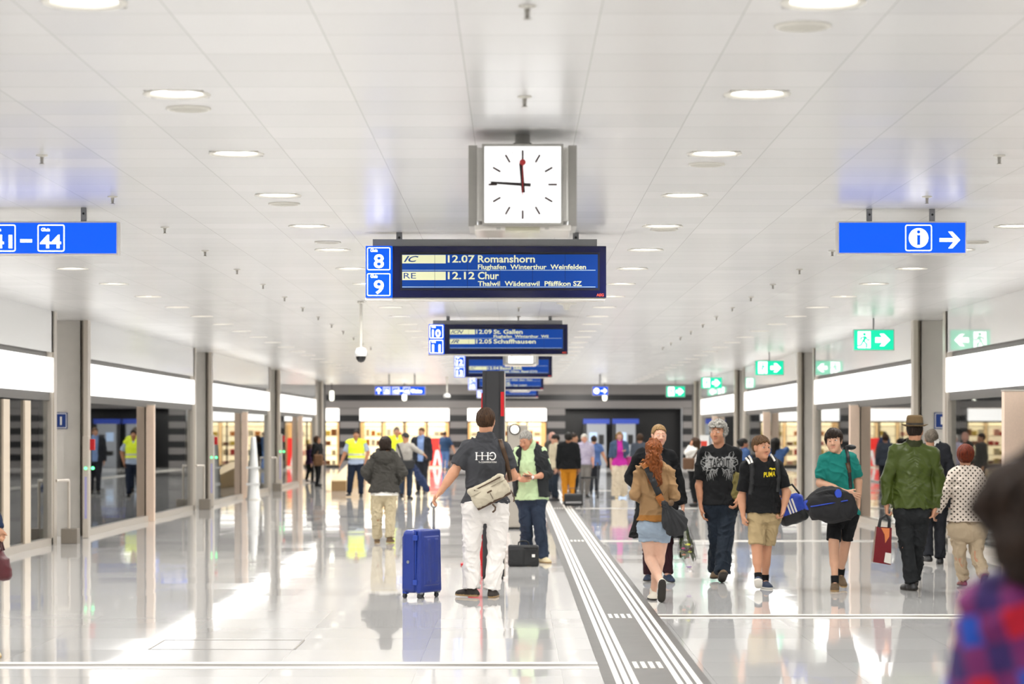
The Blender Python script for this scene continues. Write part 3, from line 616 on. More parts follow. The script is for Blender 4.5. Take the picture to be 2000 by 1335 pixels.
MB().box(-.16, .18, 0, .35, .03, 1.76).build('body', mat('warm_grey_casing', '#a39c92', .4), o, bevel=.03); MB().box(-.15, .17, .03, .32, 0, .03).build('plinth', m_blk, o)
q = MB().sweep([(-.04+.082*math.cos(a*math.pi/14), -.01, 1.685+.082*math.sin(a*math.pi/14)) for a in range(28)], .012, 8, close=True); q.build('ring', m_blk, o)
q = MB().cyl((-.04, -.005, 1.685), (-.04, .01, 1.685), .075, n=24); q.build('lit_disc', mat('terminal_light', (1, .93, .82), .4, emit=1.6, var=0), o)
# wooden wedge bench beside the glass wall
Z = 67.; o = thing('wooden_bench', 'long pale wooden bench with sloping top beside the police officer', 'bench', (0, 0, 0))
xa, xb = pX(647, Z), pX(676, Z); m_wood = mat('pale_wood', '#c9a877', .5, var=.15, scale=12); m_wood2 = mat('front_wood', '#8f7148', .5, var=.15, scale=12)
v = [(xa, Z, 0), (xb, Z, 0), (xb, Z, .27), (xa, Z, .27), (xa-.1, Z+9, 0), (xb, Z+9, 0), (xb, Z+9, .66), (xa-.1, Z+9, .66)]
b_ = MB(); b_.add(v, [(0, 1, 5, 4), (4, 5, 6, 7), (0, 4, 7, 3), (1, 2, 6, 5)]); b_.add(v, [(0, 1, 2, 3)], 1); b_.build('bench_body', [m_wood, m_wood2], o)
b_ = MB(); b_.add([(p[0], p[1], p[2]) for p in (v[3], v[2], v[6], v[7])]+[(p[0], p[1], p[2]+.03) for p in (v[3], v[2], v[6], v[7])], [(0, 3, 2, 1), (4, 5, 6, 7), (0, 1, 5, 4), (1, 2, 6, 5), (2, 3, 7, 6), (3, 0, 4, 7)]); b_.build('bench_top', mat('bench_top_wood', '#e2c89c', .45), o)
Z = 58.5; o = thing('white_stele', 'slender white tapered stele standing close to the glass wall', 'stele', (pX(495, Z), Z, 0))
MB().lathe([(.17, 0), (.17, .03), (.15, .06), (.13, .6), (.085, 1.2), (.06, 1.5), (.05, 1.52), (.001, 1.52)]).build('body', m_whitep, o)
q = MB()
for z in (.35, .75): q.box(-.16, .16, -.14, -.05, z, z+.05)
q.build('hoop', m_whitep, o); MB().lathe([(.19, 0), (.19, .02), (.17, .03)]).build('foot', m_pan, o)
Z = 58.; o = thing('poster_stand', 'red and white poster on a slim stand behind the woman on the phone', 'poster stand', (pX(1376, Z), Z, 0))
MB().cyl((0, .02, 0), (0, .02, 1.3), .015, n=10).lathe([(.2, 0), (.2, .02), (.02, .03)], (0, .02, 0)).build('stand', m_steel, o)
p = MB().box(-.11, .11, -.01, .01, 1.2, 1.56).build('poster', m_whitep, o); MB().box(-.09, .06, -.012, -.009, 1.24, 1.42).build('red_print', mat('poster_red', '#d8412f', .5), p)
# paper notice on the bronze post at the frame edge
Z = 29.2; o = thing('paper_notice', 'white paper notice with red print fixed on the bronze post', 'notice', (pX(1981, Z), Z-.07, pZ(878, Z)))
MB().prism([(-.07, -.06), (0, -.13), (.07, -.14), (.07, .12), (-.07, .12)], -.008, 0).build('paper', m_whitep, o); MB().box(-.055, -.02, -.0095, -.008, -.03, .07).build('print', mat('notice_print', '#6f5a52', .6), o)
MB().box(0, .04, -.0095, -.008, .05, .075).build('red_print', m_redp, o)
# ------------------------------------------------------------------ figures: one smooth implicit surface per body and per garment
A3 = lambda *v: np.array(v, dtype=np.float64)
def nrm(v): v = np.asarray(v, dtype=np.float64); return v/max(1e-9, np.linalg.norm(v))
class Field:
    def __init__(s, lo, hi, h):
        s.h = h; s.lo = np.array(lo, dtype=np.float64); s.n = (np.ceil((np.array(hi)-s.lo)/h)+1).astype(int)
        s.d = np.full(s.n, 1., np.float32); s.t = np.zeros(s.n, np.uint8); s.ax = [(s.lo[i]+h*np.arange(s.n[i])).astype(np.float32) for i in range(3)]
    def _put(s, fn, lo, hi, k, tag, sub):
        m = k+3*s.h; a = np.clip(np.floor((np.array(lo)-m-s.lo)/s.h).astype(int), 0, s.n); b = np.clip(np.ceil((np.array(hi)+m-s.lo)/s.h).astype(int)+1, 0, s.n)
        if (b <= a).any(): return
        sl = tuple(slice(a[i], b[i]) for i in range(3))
        e = fn(s.ax[0][sl[0]][:, None, None], s.ax[1][sl[1]][None, :, None], s.ax[2][sl[2]][None, None, :]); D = s.d[sl]
        if sub: D = -D
        if k > 0: w = np.clip(.5+.5*(D-e)/k, 0, 1); r = D*(1-w)+e*w-k*w*(1-w)
        else: r = np.minimum(D, e)
        if sub: s.d[sl] = -r
        else:
            if tag is not None: s.t[sl] = np.where(e < D, tag, s.t[sl])
            s.d[sl] = r
    def seg(s, a, b, ra, rb=None, k=.02, tag=0, sq=None, flat=(0, 0), sub=False):
        a = np.asarray(a, float); b = np.asarray(b, float); rb = ra if rb is None else rb; ab = b-a; L2 = max(1e-9, ab@ab); Ln = L2**.5
        def fn(x, y, z):
            x = x-a[0]; y = y-a[1]; z = z-a[2]; t = (x*ab[0]+y*ab[1]+z*ab[2])/L2; tc = np.clip(t, 0, 1)
            qx = x-tc*ab[0]; qy = y-tc*ab[1]; qz = z-tc*ab[2]; q2 = qx*qx+qy*qy+qz*qz
            if sq is not None: w, f = sq; qw = qx*w[0]+qy*w[1]+qz*w[2]; q2 = q2+qw*qw*(1/(f*f)-1)
            d = np.sqrt(q2)-(ra+(rb-ra)*tc)
            if flat[0]: d = np.maximum(d, -t*Ln)
            if flat[1]: d = np.maximum(d, (t-1)*Ln)
            return d.astype(np.float32)
        R = max(ra, rb); s._put(fn, np.minimum(a, b)-R, np.maximum(a, b)+R, k, tag, sub); return s
    def ell(s, c, r, R=None, k=.02, tag=0, sub=False):
        c = np.asarray(c, float); r = np.asarray(r, float); R = np.eye(3) if R is None else np.asarray(R)      # columns of R are the axes
        def fn(x, y, z):
            x = x-c[0]; y = y-c[1]; z = z-c[2]; q = 0; g = 0
            for i in range(3): u = (x*R[0, i]+y*R[1, i]+z*R[2, i])/r[i]; q = q+u*u; g = g+(u/r[i])**2
            k0 = np.sqrt(q); return (k0*(k0-1)/np.maximum(np.sqrt(g), 1e-6)).astype(np.float32)
        m = r.max(); s._put(fn, c-m, c+m, k, tag, sub); return s
    def box(s, c, hs, R=None, rad=.01, k=.01, tag=0, sub=False, taper=0.):
        c = np.asarray(c, float); hs = np.asarray(hs, float); R = np.eye(3) if R is None else np.asarray(R)
        def fn(x, y, z):
            x = x-c[0]; y = y-c[1]; z = z-c[2]; U = [x*R[0, i]+y*R[1, i]+z*R[2, i] for i in range(3)]
            if taper: f = 1-taper*(U[2]/hs[2]); U = [U[0]/f, U[1]/f, U[2]]
            Q = [np.abs(U[i])-(hs[i]-rad) for i in range(3)]
            o = np.sqrt(sum(np.maximum(q, 0)**2 for q in Q)); return (o+np.minimum(np.maximum(np.maximum(Q[0], Q[1]), Q[2]), 0)-rad).astype(np.float32)
        m = np.linalg.norm(hs)*(1+abs(taper)); s._put(fn, c-m, c+m, k, tag, sub); return s
    def clip(s, n, off):
        """keeps what lies where p.n < off"""
        s.d = np.maximum(s.d, (s.ax[0][:, None, None]*n[0]+s.ax[1][None, :, None]*n[1]+s.ax[2][None, None, :]*n[2]-off).astype(np.float32)); return s
    def cut(s, fn, lo=None, hi=None):
        e = fn(s.ax[0][:, None, None], s.ax[1][None, :, None], s.ax[2][None, None, :]); s.d = np.maximum(s.d, -e.astype(np.float32)); return s
    def mesh(s, name, mats, parent=None, fold=None, post=None):
        d = s.d; d = np.pad(d, 1, constant_values=1.); t = np.pad(s.t, 1); lo = s.lo-s.h; ins = d < 0
        C = [(i, j, k) for i in (0, 1) for j in (0, 1) for k in (0, 1)]; n = np.array(d.shape)-1
        cnt = np.zeros(n, np.int8)
        for i, j, k in C: cnt += ins[i:i+n[0], j:j+n[1], k:k+n[2]]
        ijk = np.argwhere((cnt > 0) & (cnt < 8)); V = np.stack([d[ijk[:, 0]+i, ijk[:, 1]+j, ijk[:, 2]+k] for i, j, k in C], 1)
        acc = np.zeros((len(ijk), 3)); num = np.zeros(len(ijk))
        for p in range(8):
            for q in range(p+1, 8):
                cp, cq = np.array(C[p]), np.array(C[q])
                if abs(cp-cq).sum() != 1: continue
                m = (V[:, p] < 0) != (V[:, q] < 0); u = np.where(m, V[:, p]/np.where(m, V[:, p]-V[:, q], 1), 0)
                acc += m[:, None]*(cp+u[:, None]*(cq-cp)); num += m
        loc = ijk+acc/num[:, None]; P = loc*s.h+lo
        r = np.rint(loc).astype(int); vt = t[r[:, 0], r[:, 1], r[:, 2]]
        vid = np.full(n, -1, np.int32); vid[ijk[:, 0], ijk[:, 1], ijk[:, 2]] = np.arange(len(ijk)); faces = []
        for ax in range(3):
            b, c = (ax+1) % 3, (ax+2) % 3; s0 = [slice(None)]*3; s1 = [slice(None)]*3; s0[ax] = slice(0, -1); s1[ax] = slice(1, None)
            e = np.argwhere(ins[tuple(s0)] != ins[tuple(s1)]); fl = ins[tuple(s0)][e[:, 0], e[:, 1], e[:, 2]]
            ok = (e[:, b] > 0) & (e[:, c] > 0) & (e[:, b] < n[b]) & (e[:, c] < n[c]); e = e[ok]; fl = fl[ok]; qd = []
            for db, dc in ((-1, -1), (0, -1), (0, 0), (-1, 0)): w = e.copy(); w[:, b] += db; w[:, c] += dc; qd.append(vid[w[:, 0], w[:, 1], w[:, 2]])
            qd = np.stack(qd, 1); qd[~fl] = qd[~fl][:, ::-1]; faces.append(qd)
        Fq = np.concatenate(faces)
        me = bpy.data.meshes.new(name); me.vertices.add(len(P)); me.vertices.foreach_set('co', P.astype(np.float32).ravel())
        me.loops.add(Fq.size); me.loops.foreach_set('vertex_index', Fq.astype(np.int32).ravel()); me.polygons.add(len(Fq)); me.polygons.foreach_set('loop_start', np.arange(0, Fq.size, 4, dtype=np.int32))
        me.update(calc_edges=True)
        if fold:
            me.update(); N_ = np.zeros(len(P)*3, np.float32); me.vertex_normals.foreach_get('vector', N_); N_ = N_.reshape(-1, 3)
            P = P+N_*fold(P)[:, None]; me.vertices.foreach_set('co', P.astype(np.float32).ravel())
        for m in (mats if isinstance(mats, (list, tuple)) else [mats]): me.materials.append(m)
        mi = vt[Fq[:, 0]] if post is None else post(P[Fq].mean(1)); mi = np.minimum(mi, len(me.materials)-1)
        me.polygons.foreach_set('material_index', mi.astype(np.int32)); me.polygons.foreach_set('use_smooth', np.ones(len(Fq), bool)); me.update()
        o = bpy.data.objects.new(name, me); COL.objects.link(o)
        if parent is not None: o.parent = parent
        return o
def vnoise(P, seed=0):
    """smooth value noise on an (n,3) array, about -1..1"""
    i = np.floor(P).astype(np.int64); f = P-i; f = f*f*f*(f*(f*6-15)+10); out = 0
    for dx in (0, 1):
        for dy in (0, 1):
            for dz in (0, 1):
                n = ((i[:, 0]+dx)*374761393+(i[:, 1]+dy)*668265263+(i[:, 2]+dz)*2147483647+int(seed)*1274126177) & 0xffffffff
                n = ((n ^ (n >> 13))*1274126177) & 0xffffffff; n = ((n ^ (n >> 16)) & 0xffff)/32767.5-1
                out = out+n*(f[:, 0] if dx else 1-f[:, 0])*(f[:, 1] if dy else 1-f[:, 1])*(f[:, 2] if dz else 1-f[:, 2])
    return out
def folds(amp=.004, fr=26., seed=0., diag=.6):
    """creases of hanging cloth: ridged noise stretched along two slanting directions"""
    sd = int(seed*7)+3
    def f(P):
        k = fr*.42; W = np.stack([vnoise(P*5+11, sd), vnoise(P*5+37, sd+1), vnoise(P*5+71, sd+2)], 1)*.10; Q = P+W; out = 0
        for j, (cx_, cz_) in enumerate(((.86, .5), (.80, -.6), (.25, .97))):
            u = Q[:, 0]*cx_+Q[:, 2]*cz_; v = -Q[:, 0]*cz_+Q[:, 2]*cx_; R = np.stack([u*k*(1.35 if j < 2 else 1.7), Q[:, 1]*k*.8, v*k*.42], 1)
            r = 1-np.abs(vnoise(R, sd+5+j)); m = np.clip(.5+vnoise(P*6.5, sd+20+j)*.9, 0, 1); out = out+(r*r*1.6-.75)*m
        return amp*2.1*(out+.35*vnoise(Q*k*3.1, sd+9))
    return f
def strands(amp=.006, fr=70., seed=0., curl=.6, ax=2):
    def f(P):
        x, y, z = P[:, 0], P[:, 1], P[:, 2]; t = np.arctan2(y-y.mean(), x-x.mean())
        w = curl*np.sin(38*z+4*t+seed)+curl*.7*np.sin(61*z-3*t+seed*2)
        return amp*(.6*np.sin(fr*.33*t+w*2.2+seed)+.5*np.sin(fr*(x*.7+y*.5)+w*1.7)+.35*np.sin(fr*.7*(z+.3*x)+w))
    return f
SKIN = {}
def skin(tone):
    if tone not in SKIN:
        c = rgb(tone); SKIN[tone] = [mat('skin_'+tone[1:], c, .5, var=.05, scale=30, spec=.35), mat('lip_'+tone[1:], (min(1, c[0]*.86), c[1]*.66, c[2]*.66), .45), mat('eye_white', '#b8aca4', .3), mat('eye_iris', '#2c2420', .2)]
    return SKIN[tone]
def cloth(name, col, rough=.8, var=.12, scale=14, bump=.25, bscale=260, sheen=.0, **kw): return mat(name, col, rough, var=var, scale=scale, bump=bump, bscale=bscale, sheen=sheen, spec=.25, **kw)
def slerp(a, b, t): return np.asarray(a)+(np.asarray(b)-np.asarray(a))*t

class Person:
    def __init__(s, label, Z, cx, top, feet=None, yaw=0., hyaw=None, tilt=0., roll=0., head=1., b=1., fem=False, tone='#d9a583', ov=None, h=.01, group=None, hands=None, stride=0., lean=0., hair_col='#3a2a1e', brow='#3a2a1e', foot={}, eyes=True, thumb={}, curl={}, hdir={}, palm={}):
        if Z is None: Z = 1.65*F/(feet-CY)
        s.Z = Z; s.cx = cx; s.h = h; s.b = b; s.fem = fem; s.rx = pX(cx, Z); top_z = pZ(top, Z); s.hgt = top_z; k = s.k = min(1.12, max(.8, top_z/1.76))
        s.root = thing('person', label, 'person', (s.rx, Z, 0), group=group); s.yaw = math.radians(yaw); y = s.yaw; hy = math.radians(yaw if hyaw is None else hyaw)
        s.f = A3(math.sin(y), -math.cos(y), 0); s.r = A3(s.f[1], -s.f[0], 0); s.u = A3(0, 0, 1)
        hf = A3(math.sin(hy), -math.cos(hy), 0); t = math.radians(tilt); s.hs = hs = .97*head*(.5+.5*k)
        hu = s.u*math.cos(t)+hf*math.sin(t); hf = hf*math.cos(t)-s.u*math.sin(t); hl = np.cross(hu, hf)     # hl: the head's own left
        ro = math.radians(roll); hu, hl = hu*math.cos(ro)+hl*math.sin(ro), hl*math.cos(ro)-hu*math.sin(ro)
        s.hR = np.stack([hl, hf, hu], 1)
        Hh = top_z; P = lambda r_, f_, z_: s.r*r_*Hh+s.f*f_*Hh+s.u*z_*Hh
        sw, hw = (.092, .050) if fem else (.103, .052)
        J = {'head': A3(0, 0, top_z-.134*hs)+s.f*lean*.0}
        for sd, sg in (('R', 1), ('L', -1)):
            st = stride*sg
            J['sh'+sd] = P(sg*sw, 0, .805); J['el'+sd] = P(sg*(sw+.028), -.01-st*.35, .625); J['wr'+sd] = P(sg*(sw+.032), .03-st*.75, .485)
            J['hip'+sd] = P(sg*hw, 0, .515); J['kn'+sd] = P(sg*hw*.95, .022+st*.6, .28+abs(st)*.01); J['an'+sd] = P(sg*hw*.9, -.01+st*(1.0 if st > 0 else 1.15), .048+(0 if st >= 0 else .02))
        s.ovk = set()
        for key, v in (ov or {}).items():
            p = A3((v[0]-CX)*Z/F-s.rx, v[2] if len(v) > 2 else J[key][1], H-(v[1]-CY)*Z/F)
            if key[:2] == 'sh': ins = s.r*(-.042*k if key == 'shR' else .042*k); p = p+ins-s.u*.048*k
            J[key] = p; s.ovk.add(key)
        s.J = J; ms = (J['shR']+J['shL'])/2; mh = (J['hipR']+J['hipL'])/2; s.Nk = ms+s.u*.088*k; s.ms = ms; s.mh = mh
        s.wst = slerp(mh, ms, .40); s.ch = slerp(mh, ms, .76)
        s.rw = (.118 if fem else .135)*b*k; s.rc = (.138 if fem else .155)*b*k; s.rp = (.118 if fem else .108)*b*k; s.sq = (s.f, .70 if b < 1.15 else .85)
        s.foot = {'R': s.f+s.r*.14, 'L': s.f-s.r*.14}
        for kk, v in foot.items(): s.foot[kk] = A3(*v)
        for kk in s.foot: s.foot[kk] = nrm(s.foot[kk])
        s.tone = tone; s.brow = brow; s.hc = hair_col; s.thumb = thumb; s.curl = curl; s.hdir = hdir; s.palm = palm; s.eyes = eyes; s.parts = []
    def bounds(s, keys, m):
        P = np.array([s.J[k] for k in keys]+[s.wst, s.ch, s.Nk]); return P.min(0)-m, P.max(0)+m
    def torso(s, g, e=0., tag=0, k=.05):
        g.seg(s.mh+s.u*.02, s.wst, s.rp*1.12+e, s.rw+e, k, tag, s.sq); g.seg(s.wst, s.ch, s.rw+e, s.rc+e, k, tag, s.sq)
        g.seg(slerp(s.hip('R'), s.mh, .15), slerp(s.hip('L'), s.mh, .15), s.rp+e, None, k, tag)
        a, c = slerp(s.J['shR'], s.ms, .2), slerp(s.J['shL'], s.ms, .2); g.seg(a, c, .056*s.k*s.b+e*.65, None, k, tag)
        g.seg(s.ch, s.ms-s.u*.01, s.rc*.98+e, .10*s.k+e, k, tag, s.sq)
        for sd in 'RL': g.seg(s.Nk-s.u*.014*s.k, slerp(s.J['sh'+sd], s.ms, .3)+s.u*.016, .042*s.k+e*.5, .046*s.k+e*.6, .03, tag)
        if s.fem:
            for sg in (1, -1): g.ell(slerp(s.mh, s.ms, .70)+s.r*sg*.068*s.k+s.f*.082*s.k*s.b, A3(.062, .055, .062)*s.k*s.b+e, None, .05, tag)
    def hip(s, sd): return s.J['hip'+sd]
    def arm(s, g, sd, t=2., e=0., tag=0, k=.03, flat=True, ef=None):
        S_, E, W_ = s.J['sh'+sd], s.J['el'+sd], s.J['wr'+sd]; q = s.k*(.9 if s.fem else 1.)*(.6+.4*s.b); r0, r1, r2, r3 = .056*q, .041*q, .040*q, .027*q; ef = e if ef is None else ef
        if t >= 1: g.seg(S_, E, r0+e, r1+e, k, tag)
        else: g.seg(S_, slerp(S_, E, t), r0+e, r0+(r1-r0)*t+ef, k, tag, flat=(0, 1)); return
        u = min(1, t-1)
        if u <= 0: return
        if t < 2 or e: g.seg(E, slerp(E, W_, u), r2+e, r2+(r3-r2)*u+ef, k, tag, flat=(0, 1))
        else: g.seg(E, W_, r2+e, r3+e, k, tag); g.seg(slerp(E, W_, .05), slerp(E, W_, .5), .042*q, .036*q, k, tag)
    def leg(s, g, sd, e=0., t=2., tag=0, k=.03, ee=None, bell=0.):
        Hp, K, A = s.hip(sd), s.J['kn'+sd], s.J['an'+sd]; q = s.k*(.55+.45*s.b); r0, r1, r2, r3 = (.096 if s.fem else .088)*q, .056*q, .052*q, .036*q; ee = e if ee is None else ee
        if t <= 1: g.seg(Hp, slerp(Hp, K, t), r0+e, slerp(r0, r1, t)+ee, k, tag, flat=(0, 1)); return
        g.seg(Hp, K, r0+e, r1+slerp(e, ee, .5), k, tag); u = min(t-1, 1.2)
        if e == 0: g.seg(K, A, r2, r3, k, tag); g.seg(slerp(K, A, .12)-s.f*.015*q, slerp(K, A, .52)-s.f*.010*q, .050*q, .046*q, .04, tag)
        else: g.seg(K, slerp(K, A, u), r2+slerp(e, ee, .5), r3+ee+bell, k, tag, flat=(0, 1))
    def hand(s, g, sd):
        W_, E = s.J['wr'+sd], s.J['el'+sd]; q = .93*s.k*(.92 if s.fem else 1.); sg = 1 if sd == 'R' else -1
        d = nrm(A3(*s.hdir[sd])) if sd in s.hdir else nrm(nrm(W_-E)*.9-s.u*.25)
        l = A3(*s.thumb[sd]) if sd in s.thumb else s.f; l = nrm(l-d*(l@d)); n = A3(*s.palm[sd]) if sd in s.palm else -s.r*sg; n = nrm(n-d*(n@d)-l*(n@l)) if np.linalg.norm(n-d*(n@d)-l*(n@l)) > .05 else nrm(np.cross(d, l))
        c = math.radians(s.curl.get(sd, 18)); kb = s.h*.5
        pc = W_+d*.048*q; g.seg(W_-d*.01, W_+d*.03*q, .025*q, .030*q, .012, 0, (n, .72)); g.box(W_+d*.055*q, (.040*q, .036*q, .014*q), np.stack([l, d, n], 1), .013*q, .014)
        tips = []
        for i, Ls in enumerate(((.042, .025, .020), (.046, .029, .021), (.043, .027, .020), (.034, .020, .018))):
            p = W_+d*(.088-.004*abs(i-1))*q+l*(.031-.0205*i)*q; dd = nrm(d+l*(.13-.085*i)); a = 0
            for j, Ln in enumerate(Ls):
                a += c*(1., 1.25, .8)[j]; e_ = dd*math.cos(a)+n*math.sin(a); p2 = p+e_*Ln*q; g.seg(p, p2, (.0092-.0008*j)*q, (.0086-.0009*j)*q, kb if j else .008); p = p2
            tips.append(p)
        p = W_+d*.022*q+l*.026*q; e_ = nrm(d*.72+l*.62+n*.30); p2 = p+e_*.044*q; g.seg(p, p2, .0155*q, .0115*q, .012); e_ = nrm(e_+d*.35+n*.45); g.seg(p2, p2+e_*.032*q, .0110*q, .0085*q, kb)
        return W_+d*.085*q+n*.02*q
    def L(s, x, y, z): return s.J['head']+s.hR@(A3(x, y, z)*s.hs)
    def headshape(s, g):
        L, hs, R = s.L, s.hs, s.hR; k = .03*hs
        E = lambda c, r, k_=k, tag=0, sub=False, RR=R: g.ell(L(*c), A3(*r)*hs, RR, k_, tag, sub)
        g.seg(s.Nk-s.u*.03, L(0, -.022, -.06), (.050 if s.fem else .058)*s.k*(.7+.3*s.b), (.046 if s.fem else .054)*s.k, .03)
        E((0, -.014, .030), (.074, .096, .088)); E((0, .020, -.040), (.058 if s.fem else .062, .068, .078)); E((0, .068, -.098), (.026, .024, .022)); E((0, .010, -.075), (.050, .058, .036))
        for sg in (1, -1):
            E((sg*.040, .056, -.032), (.026, .026, .030)); E((sg*.076, -.004, -.008), (.010, .020, .033), .006); E((sg*.082, -.008, .008), (.007, .016, .018), .006)
        E((0, .080, .024), (.048, .011, .012), .018)
        if not s.eyes: g.seg(L(0, .085, .012), L(0, .106, -.030), .010*hs, .015*hs, .012); return
        for sg in (1, -1): E((sg*.031, .101, .003), (.018, .015, .010), .012, None, True)
        g.seg(L(0, .084, .014), L(0, .109, -.030), .0085*hs, .0135*hs, .010)
        for sg in (1, -1): E((sg*.013, .098, -.034), (.0095, .012, .008), .006)
        for sg in (1, -1):
            E((sg*.031, .0765, .001), (.0145, .0135, .0085), .002, 2); E((sg*.031, .0845, .001), (.0068, .0068, .0075), 0, 3); g.seg(L(sg*.018, .088, -.0085), L(sg*.045, .081, -.0075), .0040*hs, None, .004, 0)
            g.seg(L(sg*.015, .0895, .010), L(sg*.048, .080, .009), .0052*hs, .0046*hs, .004, 0)                  # upper lid
            g.seg(L(sg*.017, .0915, .0285), L(sg*.050, .081, .0285), .0042*hs, .0030*hs, .003, 4)                # brow
        E((0, .086, -.0600), (.025, .012, .0055), .006, 1); E((0, .086, -.0700), (.022, .011, .0060), .006, 1); g.seg(L(-.022, .1005, -.0653), L(.022, .1005, -.0653), .0022*hs, None, .002, None, sub=True)
    def body(s, arms='RL', feet=True):
        J = s.J; P = np.array(list(J.values())+[s.Nk]); lo, hi = P.min(0)-.24, P.max(0)+.24; lo[2] = -.05; hi[2] = s.hgt+.06
        g = Field(lo, hi, s.h); s.torso(g, -.010)
        for sd in 'RL': s.arm(g, sd); s.leg(g, sd)
        for sd in 'RL': 
            A = J['an'+sd]; d = s.foot[sd]; uu = nrm(s.u-d*(s.u@d)); g.seg(A-uu*.03*s.k, A+d*.12*s.k-uu*.05*s.k, .034*s.k, .026*s.k, .03)
            s.hand(g, sd)
        s.headshape(g); s.bd = g.mesh('body', skin(s.tone)+[mat('brow_'+s.brow[1:], s.brow, .7)], s.root); return s
    def top(s, name, m, sleeve=.6, e=.022, hem=None, neck='crew', opn=None, fold=(.0035, 26, 0), flare=0., h=None, cuff=None, es=None, bulge=0., tags=None, post=None, label=None, collar=None, hang=0., ffn=None):
        """shirt, jacket or coat: hem in local metres, opn = (half width at top, at hem) of an open front"""
        J = s.J; h = h or max(.007, s.h*.9); hem = s.mh[2]-.05 if hem is None else hem
        lo, hi = s.bounds(['shR', 'shL', 'elR', 'elL', 'hipR', 'hipL']+(['wrR', 'wrL'] if sleeve > 1 else []), .27); lo[2] = min(hem, lo[2] if sleeve > 1 else hem)-.06; hi[2] = s.Nk[2]+.16
        g = Field(lo, hi, h); s.torso(g, e)
        if bulge: g.ell(slerp(s.mh, s.ms, .36)+s.f*.06*s.b, A3(.14, .13, .16)*s.k*bulge, None, .06)
        bot = A3(*s.mh); bot[2] = hem-.05; fl_ = max(s.rp*1.42+e, np.linalg.norm(s.hip('R')-s.hip('L'))*.42+s.rp+e*.75)+flare; g.seg(slerp(s.wst, s.mh, .2), bot, s.rw+e+hang, fl_, .05, 0, (s.f, .74 if not flare else .80))
        for sd in 'RL': s.arm(g, sd, sleeve, (es if es is not None else e*.8), ef=cuff, k=.020)
        g.d = np.maximum(g.d, (hem-g.ax[2])[None, None, :].astype(np.float32))
        nd = nrm(s.L(0, -.02, -.06)-s.Nk); nr = (.062 if s.fem else .070)*s.k*(.75+.25*s.b)
        g.seg(s.Nk+nd*.0, s.Nk+nd*.2, nr, nr*1.15, .008, None, sub=True)
        if neck == 'v': g.seg(s.Nk+s.f*.09*s.k+s.u*.03, s.Nk+s.f*.165*s.k-s.u*.165*s.k, .060*s.k, .010, .008, None, sub=True)
        elif neck == 'crew': g.seg(s.Nk+s.f*.04*s.k, s.Nk+s.f*.085*s.k+s.u*.03, .052*s.k, .05*s.k, .01, None, sub=True)
        elif neck == 'collar':
            ch_ = collar or .045; tg = 1 if tags else 0
            g.seg(s.Nk-nd*.012, s.Nk+nd*ch_, nr+.022, nr+.013, .008, tg, flat=(0, 1)); g.seg(s.Nk-nd*.01, s.Nk+nd*.16, nr+.001, nr+.002, .002, None, sub=True)
            g.seg(s.Nk+s.f*.085*s.k+s.u*.07, s.Nk+s.f*.115*s.k-s.u*.03*s.k, .034*s.k, .012, .006, None, sub=True)
        if opn:
            c, f, r, z0, z1 = s.ms, s.f, s.r, s.ms[2], hem
            def fn(x, y, z):
                a = (x-c[0])*f[0]+(y-c[1])*f[1]; b_ = np.abs((x-c[0])*r[0]+(y-c[1])*r[1]); w = opn[0]+(opn[1]-opn[0])*np.clip((z0-z)/(z0-z1), 0, 1); return np.maximum(b_-w, .015-a)
            g.cut(fn)
        mats = m if isinstance(m, (list, tuple)) else [m]; o = g.mesh(name, mats, s.root, ffn or (folds(*fold) if fold else None), post)
        if label: o['label'] = label
        s.hem_z = min(hem, getattr(s, 'hem_z', 9) if getattr(s, 'hem_z', None) else 9) if hem > s.mh[2]-.2 else getattr(s, 'hem_z', None)
        s.shirt = o; s.parts.append(o); return o
    def trousers(s, name, m, t=1.95, e=.022, ee=.02, waist=None, fold=(.004, 30, 1.), bell=0., h=None, label=None):
        h = h or max(.007, s.h*.9); P = np.array([s.J[k+q] for k in ('hip', 'kn', 'an') for q in 'RL']); lo, hi = P.min(0)-.2, P.max(0)+.24; g = Field(lo, hi, h); w = waist or s.mh[2]+.13
        if getattr(s, 'hem_z', None) is not None and s.hem_z > s.mh[2]-.13: w = min(w, s.hem_z+.018)
        g.seg(s.mh, s.wst, s.rp*1.12+e*.8, s.rw+e*.5, .05, 0, s.sq); g.seg(slerp(s.hip('R'), s.mh, .1), slerp(s.hip('L'), s.mh, .1), s.rp+e*.9, None, .05)
        for sd in 'RL': g.ell(slerp(s.hip(sd), s.mh, .25)-s.f*.045*s.k+s.u*.01, A3(.085, .085, .095)*s.k*s.b+e*.5, None, .05)
        for sd in 'RL': s.leg(g, sd, e, t, ee=ee, bell=bell, k=.012)
        if t < 1:
            zk = slerp(s.mh, (s.J['knR']+s.J['knL'])/2, t); top_ = s.mh-s.u*.15*s.k
            if top_[2] > zk[2]: g.box((top_+zk)/2-s.u*.03, (.007, .3, (top_[2]-zk[2])/2+.03), np.stack([s.r, s.f, s.u], 1), .006, .02, None, sub=True)
        g.d = np.maximum(g.d, (g.ax[2]-w)[None, None, :].astype(np.float32)); o = g.mesh(name, m, s.root, folds(*fold) if fold else None)
        if label: o['label'] = label
        s.parts.append(o); return o
